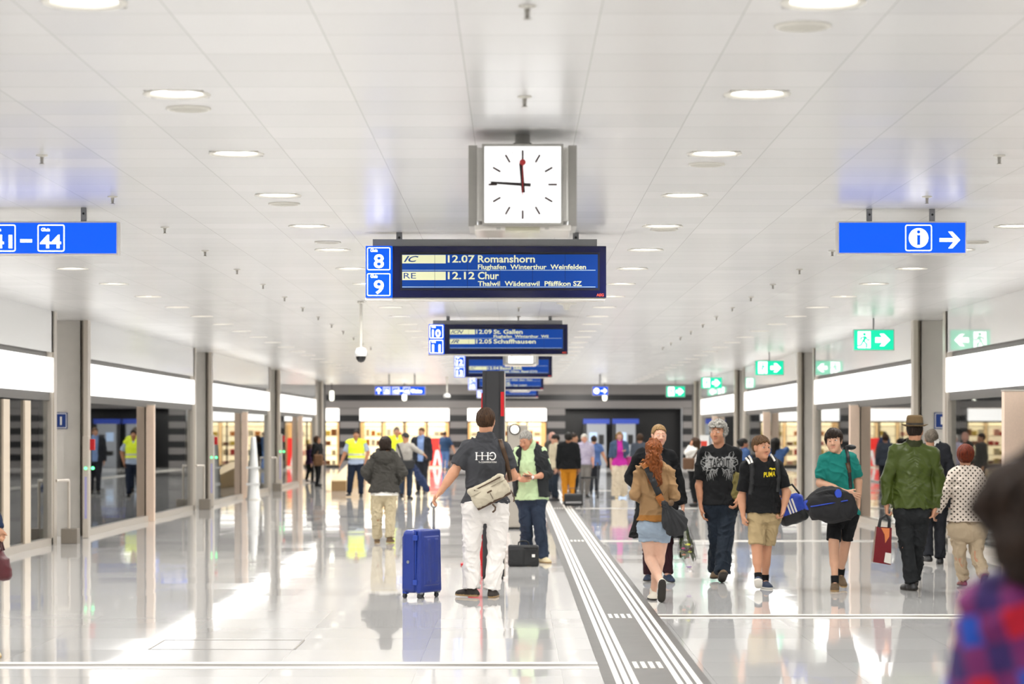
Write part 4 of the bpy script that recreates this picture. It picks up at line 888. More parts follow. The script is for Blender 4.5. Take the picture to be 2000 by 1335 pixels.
    def shoes(s, upper, sole, sz=1., high=0., socks=None, name='shoe'):
        zmin = 9; q = s.k*sz*(.9 if s.fem else 1.); h = max(.006, s.h*.8)
        for sd in 'RL':
            A, d = s.J['an'+sd], s.foot[sd]; uu = nrm(s.u-d*(s.u@d)); l = np.cross(d, uu); B = A-uu*.088*q-d*.012*q
            g = Field(np.minimum(B-d*.09, B+d*.26)-.10, np.maximum(B-d*.09, B+d*.26)+.2, h)
            g.seg(B-d*.045*q+uu*.022*q, B+d*.15*q+uu*.014*q, .037*q, .045*q, .02, 1, (uu, .75)); g.seg(B-d*.03*q+uu*.04*q, B+d*.08*q+uu*.038*q, .036*q, .034*q, .03); g.seg(B+d*.08*q+uu*.035*q, B+d*.185*q+uu*.018*q, .036*q, .034*q, .03)
            g.seg(B+d*.005*q+uu*.04*q, A+uu*(.0+high)*q, .040*q, .042*q, .025, flat=(0, 1)); g.clip(-uu, -(uu@B)); th = .019*q
            o = g.mesh(name, [upper, sole], s.root, None, post=lambda c: (((c-B)@uu) < th).astype(int)); o['label'] = 'shoe'; del o['label']
            zz = min(v.co.z for v in o.data.vertices); zmin = min(zmin, zz)
            if socks:
                K = s.J['kn'+sd]; g = Field(np.minimum(A, K)-.1, np.maximum(A, K)+.1, h); g.seg(A-uu*.02, slerp(A, K, .17), .042*s.k, .044*s.k, .01, flat=(1, 1)); g.mesh('sock', socks, s.root)
        s.root.location.z = -zmin; return s
    def hair(s, m, style='short', t=.014, amp=.004, seed=0., extra=None, a=-.02, slope=.9, fr=70., curl=.6, name='hair', h=None, front=.0):
        L, hs, R = s.L, s.hs, s.hR; h = h or max(.006, s.h*.8); c = s.J['head']; g = Field(c-A3(.2, .2, .62 if style in ('long', 'tail') else .25), c+.2, h)
        g.ell(L(0, -.016, .032), A3(.076+t, .098+t, .090+t)*hs, R, .02)
        if style == 'bob' or style == 'long':
            for sg in (1, -1): g.seg(L(sg*.062, -.01, .03), L(sg*.072, -.02, -.06 if style == 'bob' else -.14), .040*hs, .034*hs, .03)
            g.seg(L(0, -.07, .02), L(0, -.075, -.06 if style == 'bob' else -.2), .070*hs, .06*hs, .03)
        o_, f, u = c, R[:, 1], R[:, 2]
        def fn(x, y, z):
            x = x-o_[0]; y = y-o_[1]; z = z-o_[2]; hy = (x*f[0]+y*f[1]+z*f[2])/hs; hz = (x*u[0]+y*u[1]+z*u[2])/hs
            hz = hz+.006*np.sin(150*x+40*y+seed)+.005*np.sin(230*x-90*y+seed*2)+.004*np.sin(90*x+170*y)
            if style in ('bob', 'long', 'fringe'): return np.maximum(hz-(.058+front), .035-hy) if style != 'fringe' else np.maximum(hz-(.036+front), .03-hy)
            return (hz-a-slope*hy-front*(hy > 0))*.8
        g.cut(fn)
        if style == 'fringe': g.cut(lambda x, y, z: (.055+((x-o_[0])*u[0]+(y-o_[1])*u[1]+(z-o_[2])*u[2])/hs))
        if style in ('short', 'tail'):
            for sg in (1, -1): g.ell(L(sg*.090, .004, -.012), A3(.034, .026, .038)*hs, R, .004, None, sub=True)
        if extra: extra(g, L, hs)
        o = g.mesh(name, m, s.root, strands(amp, fr, seed, curl)); s.parts.append(o); return o
    def tree(s):
        if not hasattr(s, '_bv'):
            vs, fs = [], []
            for o in s.parts+[s.bd]:
                n = len(vs); vs += [v.co.copy() for v in o.data.vertices]; fs += [[i+n for i in p.vertices] for p in o.data.polygons]
            s._bv = BVHTree.FromPolygons(vs, fs)
        return s._bv
    def hit(s, x, z, near=True):
        r = s.tree().ray_cast(Vector((x, -1.5 if near else 1.5, z)), Vector((0, 1 if near else -1, 0))); return r[0]
    def lx(s, p): return (p[0]-CX)*s.Z/F-s.rx, H-(p[1]-CY)*s.Z/F-s.root.location.z
    def strap(s, name, pts, w, m, near=True, parent=None, off=.004, n=14, world=True, ends=None):
        """a band that lies on the clothes: picture points on the near (or far) side of the body"""
        out = []; Q = [s.lx(p) for p in pts]
        for i in range(len(Q)-1):
            for j in range(n): t = j/n; out.append((Q[i][0]+(Q[i+1][0]-Q[i][0])*t, Q[i][1]+(Q[i+1][1]-Q[i][1])*t))
        out.append(Q[-1]); P = []
        for x, z in out:
            c = s.hit(x, z, near); P.append(c)
        ys = [p.y for p in P if p is not None]; last = ys[0] if ys else 0.
        V = []
        for (x, z), p in zip(out, P):
            if p is not None: last = p.y
            V.append(Vector((x, last+(-off if near else off), z)))
        for _ in range(2): V = [V[0]]+[Vector((V[i].x, min(V[i].y, (V[i-1].y+V[i].y*2+V[i+1].y)/4) if near else max(V[i].y, (V[i-1].y+V[i].y*2+V[i+1].y)/4), V[i].z)) for i in range(1, len(V)-1)]+[V[-1]]
        return s.band(name, V, w, m, parent, near)
    def band(s, name, V, w, m, parent, near=True):
        mb = MB().ribbon(V, [(0, -1 if near else 1, .15)]*len(V), w, .005); o = mb.build(name, m, parent if parent is not None else s.root)
        if parent is not None and parent is not s.root: o.location = s.root.location-parent.location
        return o
    def decal(s, name, mb, m, parent=None, near=True, off=.0035):
        """lettering or print laid on the cloth"""
        vs = []
        for v in mb.v:
            c = s.hit(v[0], v[2], near); vs.append((v[0], (c.y if c else 0)-(off if near else -off), v[2]))
        mb.v = vs; return mb.build(name, m, parent or s.shirt)
def resample(mb, L=.02):
    """cuts long faces so that a print can follow the cloth"""
    bm = bmesh.new(); vs = [bm.verts.new(v) for v in mb.v]
    for f in mb.f:
        try: bm.faces.new([vs[i] for i in f])
        except ValueError: pass
    bmesh.ops.triangulate(bm, faces=bm.faces)
    for _ in range(4):
        es = [e for e in bm.edges if e.calc_length() > L]
        if not es: break
        bmesh.ops.subdivide_edges(bm, edges=es, cuts=1); bmesh.ops.triangulate(bm, faces=bm.faces)
    bm.verts.index_update(); o = MB(); o.v = [tuple(v.co) for v in bm.verts]; o.f = [[v.index for v in f.verts] for f in bm.faces]; o.m = [0]*len(o.f); o.sm = [False]*len(o.f); bm.free(); return o
def stroke(mb, pts, w0, w1, y=0):
    """a tapering flat stroke in X-Z"""
    n = len(pts); P = [Vector((p[0], p[1])) for p in pts]; vs = []
    for i, p in enumerate(P):
        t = (P[min(i+1, n-1)]-P[max(i-1, 0)]); t = t.normalized() if t.length else Vector((1, 0)); w = w0+(w1-w0)*i/(n-1); b = Vector((-t.y, t.x))*w/2
        vs += [(p.x+b.x, y, p.y+b.y), (p.x-b.x, y, p.y-b.y)]
    return mb.add(vs, [(2*i, 2*i+1, 2*i+3, 2*i+2) for i in range(n-1)])
# ------------------------------------------------------------------ cloth colours
black_cot = cloth('black_cotton', '#121315', .85); char_cot = cloth('charcoal_pique', '#3f4044', .85); white_den = cloth('white_denim', '#e6e2de', .8, var=.03); jean = cloth('dark_denim', '#2b3546', .8, var=.35, scale=5)
jean2 = cloth('navy_denim', '#1c2530', .8, var=.4, scale=4); mint = cloth('mint_pique', '#c0d8aa', .85, var=.05); knit = cloth('charcoal_knit', '#2b2d2f', .95, bump=.5, bscale=160); tan_c = cloth('tan_suede', '#957653', .85, var=.12, scale=9)
rust = cloth('rust_knit_band', '#9c6a33', .85); pale_den = cloth('bleached_denim', '#93a2b2', .85, var=.2, scale=10); coat_b = cloth('black_wool', '#131416', .95); wine = cloth('wine_cloth', '#331b22', .85); sky_c = cloth('sky_blue_cloth', '#7fb6cc', .8)
khaki = cloth('khaki_cotton', '#a8946f', .85, var=.08); teal = cloth('teal_cotton', '#18756c', .85, var=.06); olive = cloth('olive_satin', '#404c1e', .32, var=.10, scale=10, bump=.15); olive_d = cloth('olive_collar', '#292d14', .6); blk_den = cloth('black_denim', '#202224', .85, var=.25, scale=6)
beige_t = cloth('beige_twill', '#b9a78d', .85, var=.06); suit = cloth('black_suit', '#22242a', .75); grey_j = cloth('grey_fleece', '#45433f', .95); stone_t = cloth('stone_chino', '#bdb093', .85)
leather = mat('brown_leather', '#4a3420', .5, bump=.2); tanl = mat('tan_leather', '#a5642a', .45, bump=.2); canvas = cloth('cream_canvas', '#c4bba6', .9, var=.06, bump=.4, bscale=500); nyl = mat('black_nylon', '#1b1c1e', .6, bump=.15, bscale=300); bluenyl = mat('blue_nylon', '#1d3fae', .5)
wht = cloth('white_cloth', '#efece6', .8, var=.03); sole_t = mat('tan_rubber', '#a88a5c', .6); sole_w = mat('white_rubber', '#e8e4da', .6); sole_d = mat('dark_rubber', '#29241f', .7); sh_dark = mat('dark_suede', '#2c2520', .8); sh_navy = mat('navy_suede', '#25324a', .8); sh_black = mat('black_leather', '#17171a', .45); sh_wht = mat('white_canvas_shoe', '#ddd6c8', .8); sh_brn = mat('brown_suede', '#5d4a34', .8); sh_beige = mat('beige_suede', '#d3c5a2', .8)
def hm(n, c, rough=.55):
    """hair: fine streaks running down the head"""
    m, N, L, b = nodes('hair_'+n); c = rgb(c); tc = N.new('ShaderNodeTexCoord'); mp = N.new('ShaderNodeMapping'); mp.inputs['Scale'].default_value = (110, 110, 14); L.new(tc.outputs['Object'], mp.inputs[0])
    nz = N.new('ShaderNodeTexNoise'); nz.inputs['Scale'].default_value = 1.; nz.inputs['Detail'].default_value = 3; nz.inputs['Distortion'].default_value = .6; L.new(mp.outputs[0], nz.inputs['Vector']); mr = N.new('ShaderNodeMapRange'); mr.inputs[1].default_value = .36; mr.inputs[2].default_value = .66; L.new(nz.outputs['Fac'], mr.inputs[0])
    L.new(colmix(N, L, mr.outputs[0], tuple(x*.45 for x in c), tuple(min(1, x*1.25) for x in c)), b.inputs['Base Color']); b.inputs['Roughness'].default_value = rough; b.inputs['Specular IOR Level'].default_value = .25
    bp = N.new('ShaderNodeBump'); bp.inputs['Strength'].default_value = .6; bp.inputs['Distance'].default_value = .01; L.new(nz.outputs['Fac'], bp.inputs['Height']); L.new(bp.outputs['Normal'], b.inputs['Normal']); return m
h_brown, h_dark, h_grey, h_red, h_auburn, h_blond, h_black = hm('brown', '#422c1a'), hm('dark_brown', '#2b1f17'), hm('grey', '#a5a29b'), hm('copper', '#84481f'), hm('auburn', '#6e2a12'), hm('blond', '#8f7148'), hm('black', '#17130f'); h_lbrown = hm('light_brown', '#5e4328'); h_greyb = hm('grey_brown', '#6f665a'); h_white = hm('white', '#cfcac0')
silver = mat('polished_alloy', '#c2c2c4', .25, .9)

# ------------------------------------------------------------------ man with the blue suitcase (back view)
a = Person('person in charcoal polo shirt and white jeans, seen from behind, holding the suitcase handle', None, 949, 795, 1166, yaw=180, hyaw=172, b=1.04, h=.0062, tone='#c49072', hair_col='#4a3320', lean=0,
    ov=dict(shL=(906, 866, 0), shR=(991, 869, 0), elL=(886, 925, -.05), wrL=(861, 962, -.10), elR=(1002, 931, .06), wrR=(984, 940, .26), hipL=(925, 994, 0), hipR=(971, 994, 0), knL=(921, 1072, .0), anL=(921, 1148, .0), knR=(970, 1070, .0), anR=(962, 1150, -.02), head=(949, 825, .01)), head=1.05,
    foot=dict(L=(-.72, .70, 0), R=(.12, 1, 0)), hdir=dict(L=(-.62, -.1, -.62)), thumb=dict(L=(.1, -.9, .4), R=(0, 0, 1)), curl=dict(L=32, R=40), palm=dict(L=(.55, .1, -.75)))
a.body(); a.top('polo_shirt', char_cot, .74, .030, a.lx((0, 984))[1], 'collar', collar=.075, fold=(.005, 22, 0), cuff=.030, flare=.0)
a.trousers('white_jeans', white_den, 2.03, .020, .036, fold=(.0042, 26, 2.), bell=.012, waist=a.lx((0, 962))[1])
a.hair(h_brown, 'short', .014, .004, a=-.03, slope=.75); a.shoes(sh_dark, sole_t, .98)
q = MB(); sc_ = a.Z/F
def shirt_px(P, x, y): l = P.lx((x, y)); return l
X0, Z0 = a.lx((931, 883)); u_ = 37*sc_; hgt_ = 14*sc_      # logo about 37 px wide
for fx in (0, .30, .60): stroke(q, [(X0+fx*u_, Z0), (X0+fx*u_, Z0-hgt_)], .011, .011); [stroke(q, [(X0+fx*u_-.012, zz), (X0+fx*u_+.012, zz)], .005, .005) for zz in (Z0, Z0-hgt_)]
stroke(q, [(X0+.02*u_, Z0-hgt_*.45), (X0+.85*u_, Z0-hgt_*.45)], .006, .006)
stroke(q, [(X0+u_*(.84+.16*math.cos(t)), Z0-hgt_*.5+hgt_*.5*math.sin(t)) for t in [math.radians(150-300*i/16) for i in range(17)]], .011, .011)
a.decal('back_logo', resample(q), wht); q = MB(); put_text(q, 'To CONVERSATIONS', X0+.02, Z0-hgt_-.032, 0, .026, .0, width=u_*.96); a.decal('back_lettering', resample(q, .03), wht)
# satchel
C = a.lx((956, 957)); th = math.radians(27); Y = -.24
sb_ = thing('shoulder_bag', 'cream canvas satchel with brown leather trim slung on the back of the charcoal polo', 'bag', (a.rx+C[0], a.Z+Y, C[1]+a.root.location.z))
R_ = np.array([[math.cos(th), 0, -math.sin(th)], [0, 1, 0], [math.sin(th), 0, math.cos(th)]])
g = Field((-.32, -.12, -.28), (.32, .12, .28), .007); g.box((0, 0, 0), (.195, .050, .105), R_, .028, .02); g.ell(R_@A3(0, -.03, -.03), (.16, .04, .06), R_, .04); g.mesh('bag_body', canvas, sb_, folds(.004, 20, 1.))
def lbox(mb, x0, x1, y0, y1, z0, z1, R=R_):
    m = MB().box(x0, x1, y0, y1, z0, z1); mb.add([tuple(R@A3(*v)) for v in m.v], m.f)
q = MB(); lbox(q, -.185, .185, -.030, .055, -.125, -.088); q.build('leather_base', leather, sb_, bevel=.012)
q = MB(); lbox(q, -.13, .16, -.058, -.050, .066, .078); q.build('zip_band', leather, sb_)
q = MB(); lbox(q, -.190, .190, -.064, -.055, .028, .032); q.build('flap_seam', cloth('canvas_shadow', '#8d8471', .9), sb_)
q = MB(); lbox(q, -.025, .025, -.080, -.066, -.015, .002); q.build('leather_tag', leather, sb_); q = MB(); lbox(q, -.002, .002, -.082, -.070, -.085, -.02); q.build('pleat_line', leather, sb_)
q = MB(); e0 = R_@A3(.19, -.02, -.06); q.sweep([e0, e0+A3(.03, -.01, -.05), e0+A3(.05, -.01, -.10), e0+A3(.045, -.01, -.14)], .006, 6); e0 = R_@A3(-.03, -.03, -.13); q.sweep([e0, e0+A3(.03, -.01, -.03), e0+A3(.025, -.01, -.06), e0+A3(.0, -.01, -.08)], .009, 6); q.build('loose_straps', leather, sb_)
a.strap('shoulder_strap', [(997, 938), (993, 917), (988, 893), (980, 868), (977, 858)], .042, leather, True, sb_, .006)
a.strap('shoulder_strap', [(977, 858), (965, 885), (950, 915), (935, 945), (918, 958)], .04, leather, False, sb_, .006)
V = [Vector(v) for v in [(a.lx((918, 958))[0], .12, a.lx((918, 958))[1]), (a.lx((912, 955))[0], .02, a.lx((912, 955))[1]), (a.lx((919, 962))[0], -.17, a.lx((919, 962))[1])]]; o = MB().ribbon(V, [(-1, 0, .1)]*3, .035, .005).build('shoulder_strap', leather, sb_); o.location = a.root.location-sb_.location
# blue suitcase
Zc = 24.05; o = thing('suitcase', 'royal blue hard-shell upright suitcase on four wheels held by its long handle', 'suitcase', (pX(823, Zc), Zc, 0), math.radians(-31))
m_case = mat('blue_polypropylene', '#1c3384', .38, bump=.04, bscale=500); m_case2 = mat('blue_clasp', '#22409c', .35); m_csil = mat('wheel_grey', '#8d9196', .4, .3); m_cdk = mat('wheel_dark', '#33353a', .5)
for x0_, x1_, nm in ((-.115, .055, 'deep_shell'), (.062, .115, 'lid_shell')):
    g = Field((-.2, -.3, .02), (.2, .3, .74), .007); xm_ = (x0_+x1_)/2; g.box((xm_, 0, .365), ((x1_-x0_)/2, .195, .312), None, min(.05, (x1_-x0_)/2-.004), .01, taper=.05)
    if nm == 'lid_shell':
        g.box((.122, 0, .37), (.010, .135, .24), None, .008, .012)
        for yy in (-.07, .07): g.box((.132, yy, .37), (.006, .03, .21), None, .005, .012)
    else:
        for yy in (-.12, 0, .12): g.box((-.118, yy, .36), (.008, .035, .25), None, .006, .02)
    g.mesh(nm, m_case, o)
MB().box(.054, .063, -.193, .193, .065, .668).build('rim_seam', m_case2, o, bevel=.003)
for zz in (.60, .16): MB().box(.034, .084, -.212, -.188, zz-.026, zz+.026).build('clasp', m_case2, o, bevel=.006)
MB().cyl((-.03, -.192, .36), (-.03, -.199, .36), .016, n=16).build('round_badge', m_csil, o)
for sx in (-.085, .085):
    for sy in (-.155, .155):
        w = MB().box(sx-.024, sx+.024, sy-.024, sy+.024, .042, .085).build('wheel_housing', m_csil if sx > 0 else m_case2, o, bevel=.006); MB().cyl((sx-.012, sy-.012, .025), (sx+.012, sy-.012, .025), .025, n=18).build('wheel', m_cdk, w)
hx, hy, hz = .040, .165, pZ(985, Zc); MB().cyl((hx, hy, .66), (hx, hy, hz-.03), .011, n=12).cyl((hx, hy, .66), (hx, hy, .86), .014, n=12).build('telescopic_handle', silver, o)
MB().sweep([(hx+.030*math.cos(t*math.pi/10), hy, hz+.030*math.sin(t*math.pi/10)) for t in range(20)], .010, 8, close=True).build('ring_grip', m_csil, o)

# ------------------------------------------------------------------ man in the mint shirt reading
b_ = Person('person in mint green polo shirt, black cardigan and jeans looking down at a phone', None, 1037, 836, 1098, yaw=-14, hyaw=-30, tilt=24, b=1.10, h=.0075, tone='#c08a6d', brow='#5d564e',
    ov=dict(shR=(1007, 877, 0), shL=(1063, 877, 0), elR=(1005, 925, -.02), wrR=(1018, 936, -.30), elL=(1070, 925, -.02), wrL=(1041, 931, -.28), hipR=(1025, 975), hipL=(1050, 975), knR=(1028, 1022), knL=(1053, 1022), anR=(1030, 1083, .1), anL=(1061, 1085), head=(1027, 859, -.06)), hdir=dict(R=(.6, -.5, .1), L=(-.85, -.35, .1)), thumb=dict(R=(0, -.2, 1), L=(0, -.2, 1)), curl=dict(R=30, L=30), palm=dict(R=(.2, .6, .3), L=(-.2, .6, .3)), foot=dict(L=(.45, -1, 0)))
b_.body(); b_.top('polo_shirt', mint, .6, .030, b_.lx((0, 975))[1], 'collar', bulge=.9, hang=.02, fold=(.004, 22, 3)); b_.top('cardigan', knit, 1.45, .052, b_.lx((0, 969))[1], 'none', opn=(.085, .15), fold=(.004, 24, 5), hang=.03, es=.022)
b_.trousers('jeans', jean, 2.03, .02, .03, fold=(.006, 26, 1), bell=.01); b_.hair(h_grey, 'short', .007, .005, a=-.012, slope=.90); b_.shoes(sh_beige, sole_t)
p0 = b_.J['wrL']; q = MB()
for t in range(1): q.sweep([p0+A3(.026*math.cos(i*math.pi/8)*.3, .031*math.cos(i*math.pi/8), .031*math.sin(i*math.pi/8)) for i in range(16)], .007, 6, close=True)
q.build('watch_band', silver, b_.root)
c_ = p0+A3(-.005, -.034, .004); MB().cyl(tuple(c_), tuple(c_+A3(0, -.008, 0)), .019, n=18).build('watch_dial', mat('watch_dial', '#e9e9e9', .3), b_.root)
hm_ = b_.root.location; o = thing('phone', 'dark phone held in both hands of the man in mint green', 'phone', (b_.rx+(b_.J['wrL'][0]+b_.J['wrR'][0])/2-.01, b_.Z-.34, b_.J['wrL'][2]+.02+hm_.z), math.radians(20))
g = MB().box(-.035, .035, -.07, .07, -.004, .004); g.build('phone_body', m_blk, o, bevel=.003); MB().box(-.031, .031, -.062, .062, .004, .005).build('screen', mat('phone_screen', '#3a4250', .1), o)
Z = 29.6; o = thing('briefcase', 'black fabric briefcase with a small white tag standing on the floor', 'briefcase', (pX(1022.5, Z), Z, 0))
w = 29.5*Z/F; hh = 41*Z/F; g = Field((-.3, -.12, -.03), (.3, .12, .4), .007); g.box((0, 0, hh/2), (w, .075, hh/2), None, .022, .01); g.box((-.09, -.07, hh*.45), (w*.50, .02, hh*.40), None, .015, .02); g.box((0, -.075, hh*.90), (w*.95, .006, .006), None, .004, .01); o2 = g.mesh('case_body', nyl, o, folds(.002, 30, 1)); o2.location.z = 0.001
MB().sweep([(-.065, 0, hh-.01), (-.06, 0, hh+.035), (-.03, 0, hh+.052), (.03, 0, hh+.052), (.06, 0, hh+.035), (.065, 0, hh-.01)], .010, 8).build('handle', nyl, o); MB().box(.102, .140, -.078, -.073, .115, .150).build('white_tag', wht, o); MB().box(-.15, .15, -.085, -.074, hh*.80, hh*.815).build('zip', m_cdk, o)
Z = 30.4; o = thing('paper_bag', 'small crumpled white bag behind the black briefcase', 'bag', (pX(989.5, Z), Z, 0)); g = Field((-.16, -.12, -.02), (.16, .12, .44), .01); g.box((0, 0, .15), (.085, .06, .15), None, .03, .01, taper=.3); g.ell((.03, 0, .33), (.04, .03, .05), None, .04); g.mesh('bag_body', wht, o, folds(.008, 26, 2))
MB().sweep([(-.03, 0, .28), (-.02, 0, .36), (.03, 0, .37), (.05, 0, .3)], .006, 6).build('handle', wht, o)

# ------------------------------------------------------------------ girl with copper hair (back view)
c = Person('person with long copper ponytail, tan sweatshirt and pale denim shorts, walking away', 23.55, 1279, 846, yaw=180, b=.92, fem=True, h=.0065, tone='#d3a992',
    ov=dict(shL=(1243, 902), shR=(1312, 902), elL=(1240, 958, -.03), wrL=(1256, 968, .22), elR=(1318, 958, -.03), wrR=(1303, 972, .22), hipL=(1264, 1024), hipR=(1293, 1024), knL=(1270, 1083, .02), anL=(1289, 1128, -.24), knR=(1288, 1084, .05), anR=(1277, 1150, .12), head=(1277, 872, .02)), foot=dict(L=(-.02, .42, -.9), R=(-.1, 1, 0)), curl=dict(L=30, R=30))
c.body(); c.top('sweatshirt', [tan_c, rust], 1.98, .026, c.lx((0, 1008))[1], 'crew', fold=(.006, 20, 4), es=.015, hang=.0, post=lambda C_, z=c.lx((0, 997))[1]: (C_[:, 2] < z).astype(int)); c.trousers('denim_shorts', pale_den, .39, .012, .020, waist=c.lx((0, 1000))[1], fold=(.004, 30, 2))
def tail(g, L, hs):
    g.ell(L(0, -.11, .05), A3(.045, .05, .05)*hs, None, .03); g.seg(L(0, -.12, .03), L(.012, -.16, -.12), .062*hs, .080*hs, .04); g.seg(L(.012, -.16, -.12), L(-.01, -.15, -.30), .080*hs, .062*hs, .04); g.seg(L(-.01, -.15, -.30), L(-.035, -.14, -.40), .055*hs, .014*hs, .03)
c.hair(h_red, 'tail', .012, .011, 2., tail, a=-.02, slope=.7, fr=60, curl=1.6, name='ponytail'); c.shoes(sh_wht, [sole_d, sole_w][0], 1., high=.05)
L_ = c.lx((1313, 1014)); bg = thing('shoulder_bag', 'slouchy charcoal shoulder bag with tan leather joints on the back of the tan sweatshirt', 'bag', (c.rx+L_[0], c.Z-.215, L_[1]+c.root.location.z)); s_ = c.Z/F
g = Field((-.22, -.14, -.24), (.22, .14, .26), .008); g.ell((.01, 0, -.035), (.115, .075, .125), None, .02); g.seg((-.09, 0, .16), (-.02, 0, .02), .030, .085, .05); g.ell((.05, 0, -.02), (.075, .06, .11), None, .04)
def pleats(P): ang = np.arctan2(P[:, 0]+.10, P[:, 2]-.19); return .006*np.sin(ang*34)+.003*np.sin(ang*57+P[:, 2]*20)
g.mesh('bag_body', cloth('charcoal_canvas', '#333436', .9), bg, pleats)
c.strap('shoulder_strap', [(1257, 903), (1266, 922), (1276, 944), (1288, 968)], .062, cloth('charcoal_canvas', '#333436'), True, bg, .010); c.strap('leather_joint', [(1284, 966), (1289, 975), (1295, 985)], .070, tanl, True, bg, .018); c.strap('leather_joint', [(1251, 900), (1256, 904), (1261, 912)], .066, tanl, True, bg, .016)
c.strap('shoulder_strap', [(1254, 900), (1275, 940), (1300, 975), (1312, 995)], .055, cloth('charcoal_canvas', '#333436'), False, bg, .008)
MB().lathe([(.001, .03), (.02, .025), (.03, .0), (.02, -.025), (.001, -.03)], (-.03, -.07, .17)).build('pompom', cloth('fur_brown', '#6f5a45', .95, bump=.8), bg)

# ------------------------------------------------------------------ woman in the long black coat with flowers
d = Person('person in long black coat and blue scarf facing the camera, behind the redhead', None, 1281, 826, 1135, yaw=4, hyaw=12, b=.95, fem=True, h=.0075, tone='#cc9c84', brow='#6b5138',
    ov=dict(shR=(1243, 884), shL=(1316, 884), elR=(1230, 930, .08), wrR=(1247, 958, -.05), elL=(1327, 940, .03), wrL=(1333, 988, -.02), hipR=(1268, 985), hipL=(1296, 985), knR=(1267, 1062, 0), knL=(1303, 1058, 0), anR=(1267, 1120, .05), anL=(1304, 1118, -.05), head=(1287, 851, -.02)), foot=dict(L=(.25, -1, -.12), R=(-.2, -1, 0)), curl=dict(L=65), thumb=dict(L=(0, -1, 0)))
d.body(); d.top('scarf_blouse', sky_c, .2, .012, d.lx((0, 985))[1], 'collar', collar=.06); d.top('long_coat', coat_b, 1.9, .042, d.lx((0, 1049))[1], 'none', opn=(.05, .02), flare=.12, fold=(.006, 18, 2), es=.03)
d.trousers('trousers', wine, 2.03, .015, .018); d.hair(h_blond, 'short', .010, .003, a=-.02, slope=.86, front=.028, extra=lambda g, L, hs: [g.seg(L(0, -.09, -.02), L(0, -.10, -.16), .05*hs, .05*hs, .03), g.seg(L(-.055, -.04, -.08), L(-.075, -.02, -.26), .03*hs, .02*hs, .03)]); d.shoes(sh_navy, sole_d)
P0_ = d.J['wrL']; o = thing('bouquet', 'flower bouquet in clear wrap hanging upside down from a hand behind the charcoal bag', 'bouquet', (d.rx+P0_[0], d.Z-.05, P0_[2]-.06))
tip = Vector(((1344-1333)*d.Z/F, 0, -(1100-1000)*d.Z/F)); q = MB()
for i in range(9): t = i*.7; q.sweep([(0, 0, .06), (.012*math.cos(t), .012*math.sin(t), -.1), (.01+.05*math.cos(t), .05*math.sin(t), -.36)], .004, 5)
q.build('stems', mat('stem_green', '#5c7a34', .6), o)
random.seed(3); q = MB()
for i in range(110):
    t = random.uniform(0, 6.28); z = -random.uniform(.10, .47); r = .022+.055*min(1, (-z-.1)/.25)*random.uniform(.6, 1.1); x, y_ = tip.x*(-z/.56)+r*math.cos(t), r*math.sin(t); l = random.uniform(.05, .09); w_ = .022
    q.add([(x, y_, z), (x+w_*math.sin(t)+.01, y_-w_*math.cos(t), z-l*.5), (x+.014*math.cos(t), y_+.014*math.sin(t), z-l), (x-w_*math.sin(t), y_+w_*math.cos(t), z-l*.5)], [(0, 1, 2, 3)])
q.build('leaves', mat('leaf_green', '#47552d', .6, var=.4), o)
for i, (x, y_, z, r, col) in enumerate(((.05, -.06, -.36, .033, '#d6d84a'), (.065, -.05, -.44, .032, '#c9d05a'), (.0, -.07, -.40, .022, '#d85a8c'), (.03, -.065, -.42, .035, '#4d3240'), (.01, -.06, -.47, .026, '#e0956b'), (.05, -.04, -.50, .024, '#d96a7e'), (.08, 0, -.40, .028, '#7a3d56'), (0, .05, -.44, .03, '#cfc94c'), (.06, .05, -.42, .03, '#d85a8c'))):
    m = MB()
    for k in range(3): m.lathe([(.001, -.3*r), (r*(.55+.22*k), -.25*r+.1*k*r), (r*(.7+.15*k), .3*r), (r*(.3+.2*k), .55*r-.15*k*r)], (x, y_, z), 12)
    m.build('flower', mat('petal_'+col[1:], col, .6), o)
m_film = bpy.data.materials.new('clear_film'); m_film.use_nodes = True; N = m_film.node_tree.nodes; Lk = m_film.node_tree.links; N.remove(N['Principled BSDF'])
t1 = N.new('ShaderNodeBsdfTransparent'); t1.inputs[0].default_value = (.95, .95, .96, 1); t2 = N.new('ShaderNodeBsdfGlossy'); t2.inputs['Roughness'].default_value = .15; t3 = N.new('ShaderNodeFresnel'); t3.inputs[0].default_value = 1.18; t4 = N.new('ShaderNodeMixShader'); nzz = N.new('ShaderNodeTexNoise'); nzz.inputs['Scale'].default_value = 30; bpz = N.new('ShaderNodeBump'); bpz.inputs['Strength'].default_value = .8
Lk.new(nzz.outputs['Fac'], bpz.inputs['Height']); Lk.new(bpz.outputs['Normal'], t2.inputs['Normal']); t4.inputs[0].default_value = .2; Lk.new(t1.outputs[0], t4.inputs[1]); Lk.new(t2.outputs[0], t4.inputs[2]); Lk.new(t4.outputs[0], N['Material Output'].inputs[0])
q = MB(); q.lathe([(.03, -.02), (.05, -.12), (.085, -.30), (.105, -.44), (.10, -.50), (.03, -.60), (.02, -.62), (.05, -.66)], (0, 0, 0), 22); q.v = [(v[0]+tip.x*(-v[2]/.56)+.006*math.sin(v[2]*60+v[1]*90), v[1]+.006*math.sin(v[0]*130), v[2]) for v in q.v]; q.build('clear_wrap', m_film, o)
MB().sweep([(tip.x*1.07+.024*math.cos(t), .024*math.sin(t), -.605) for t in [i*math.pi/6 for i in range(12)]], .006, 6, close=True).build('violet_ribbon', mat('violet_ribbon', '#b58bd0', .5), o)

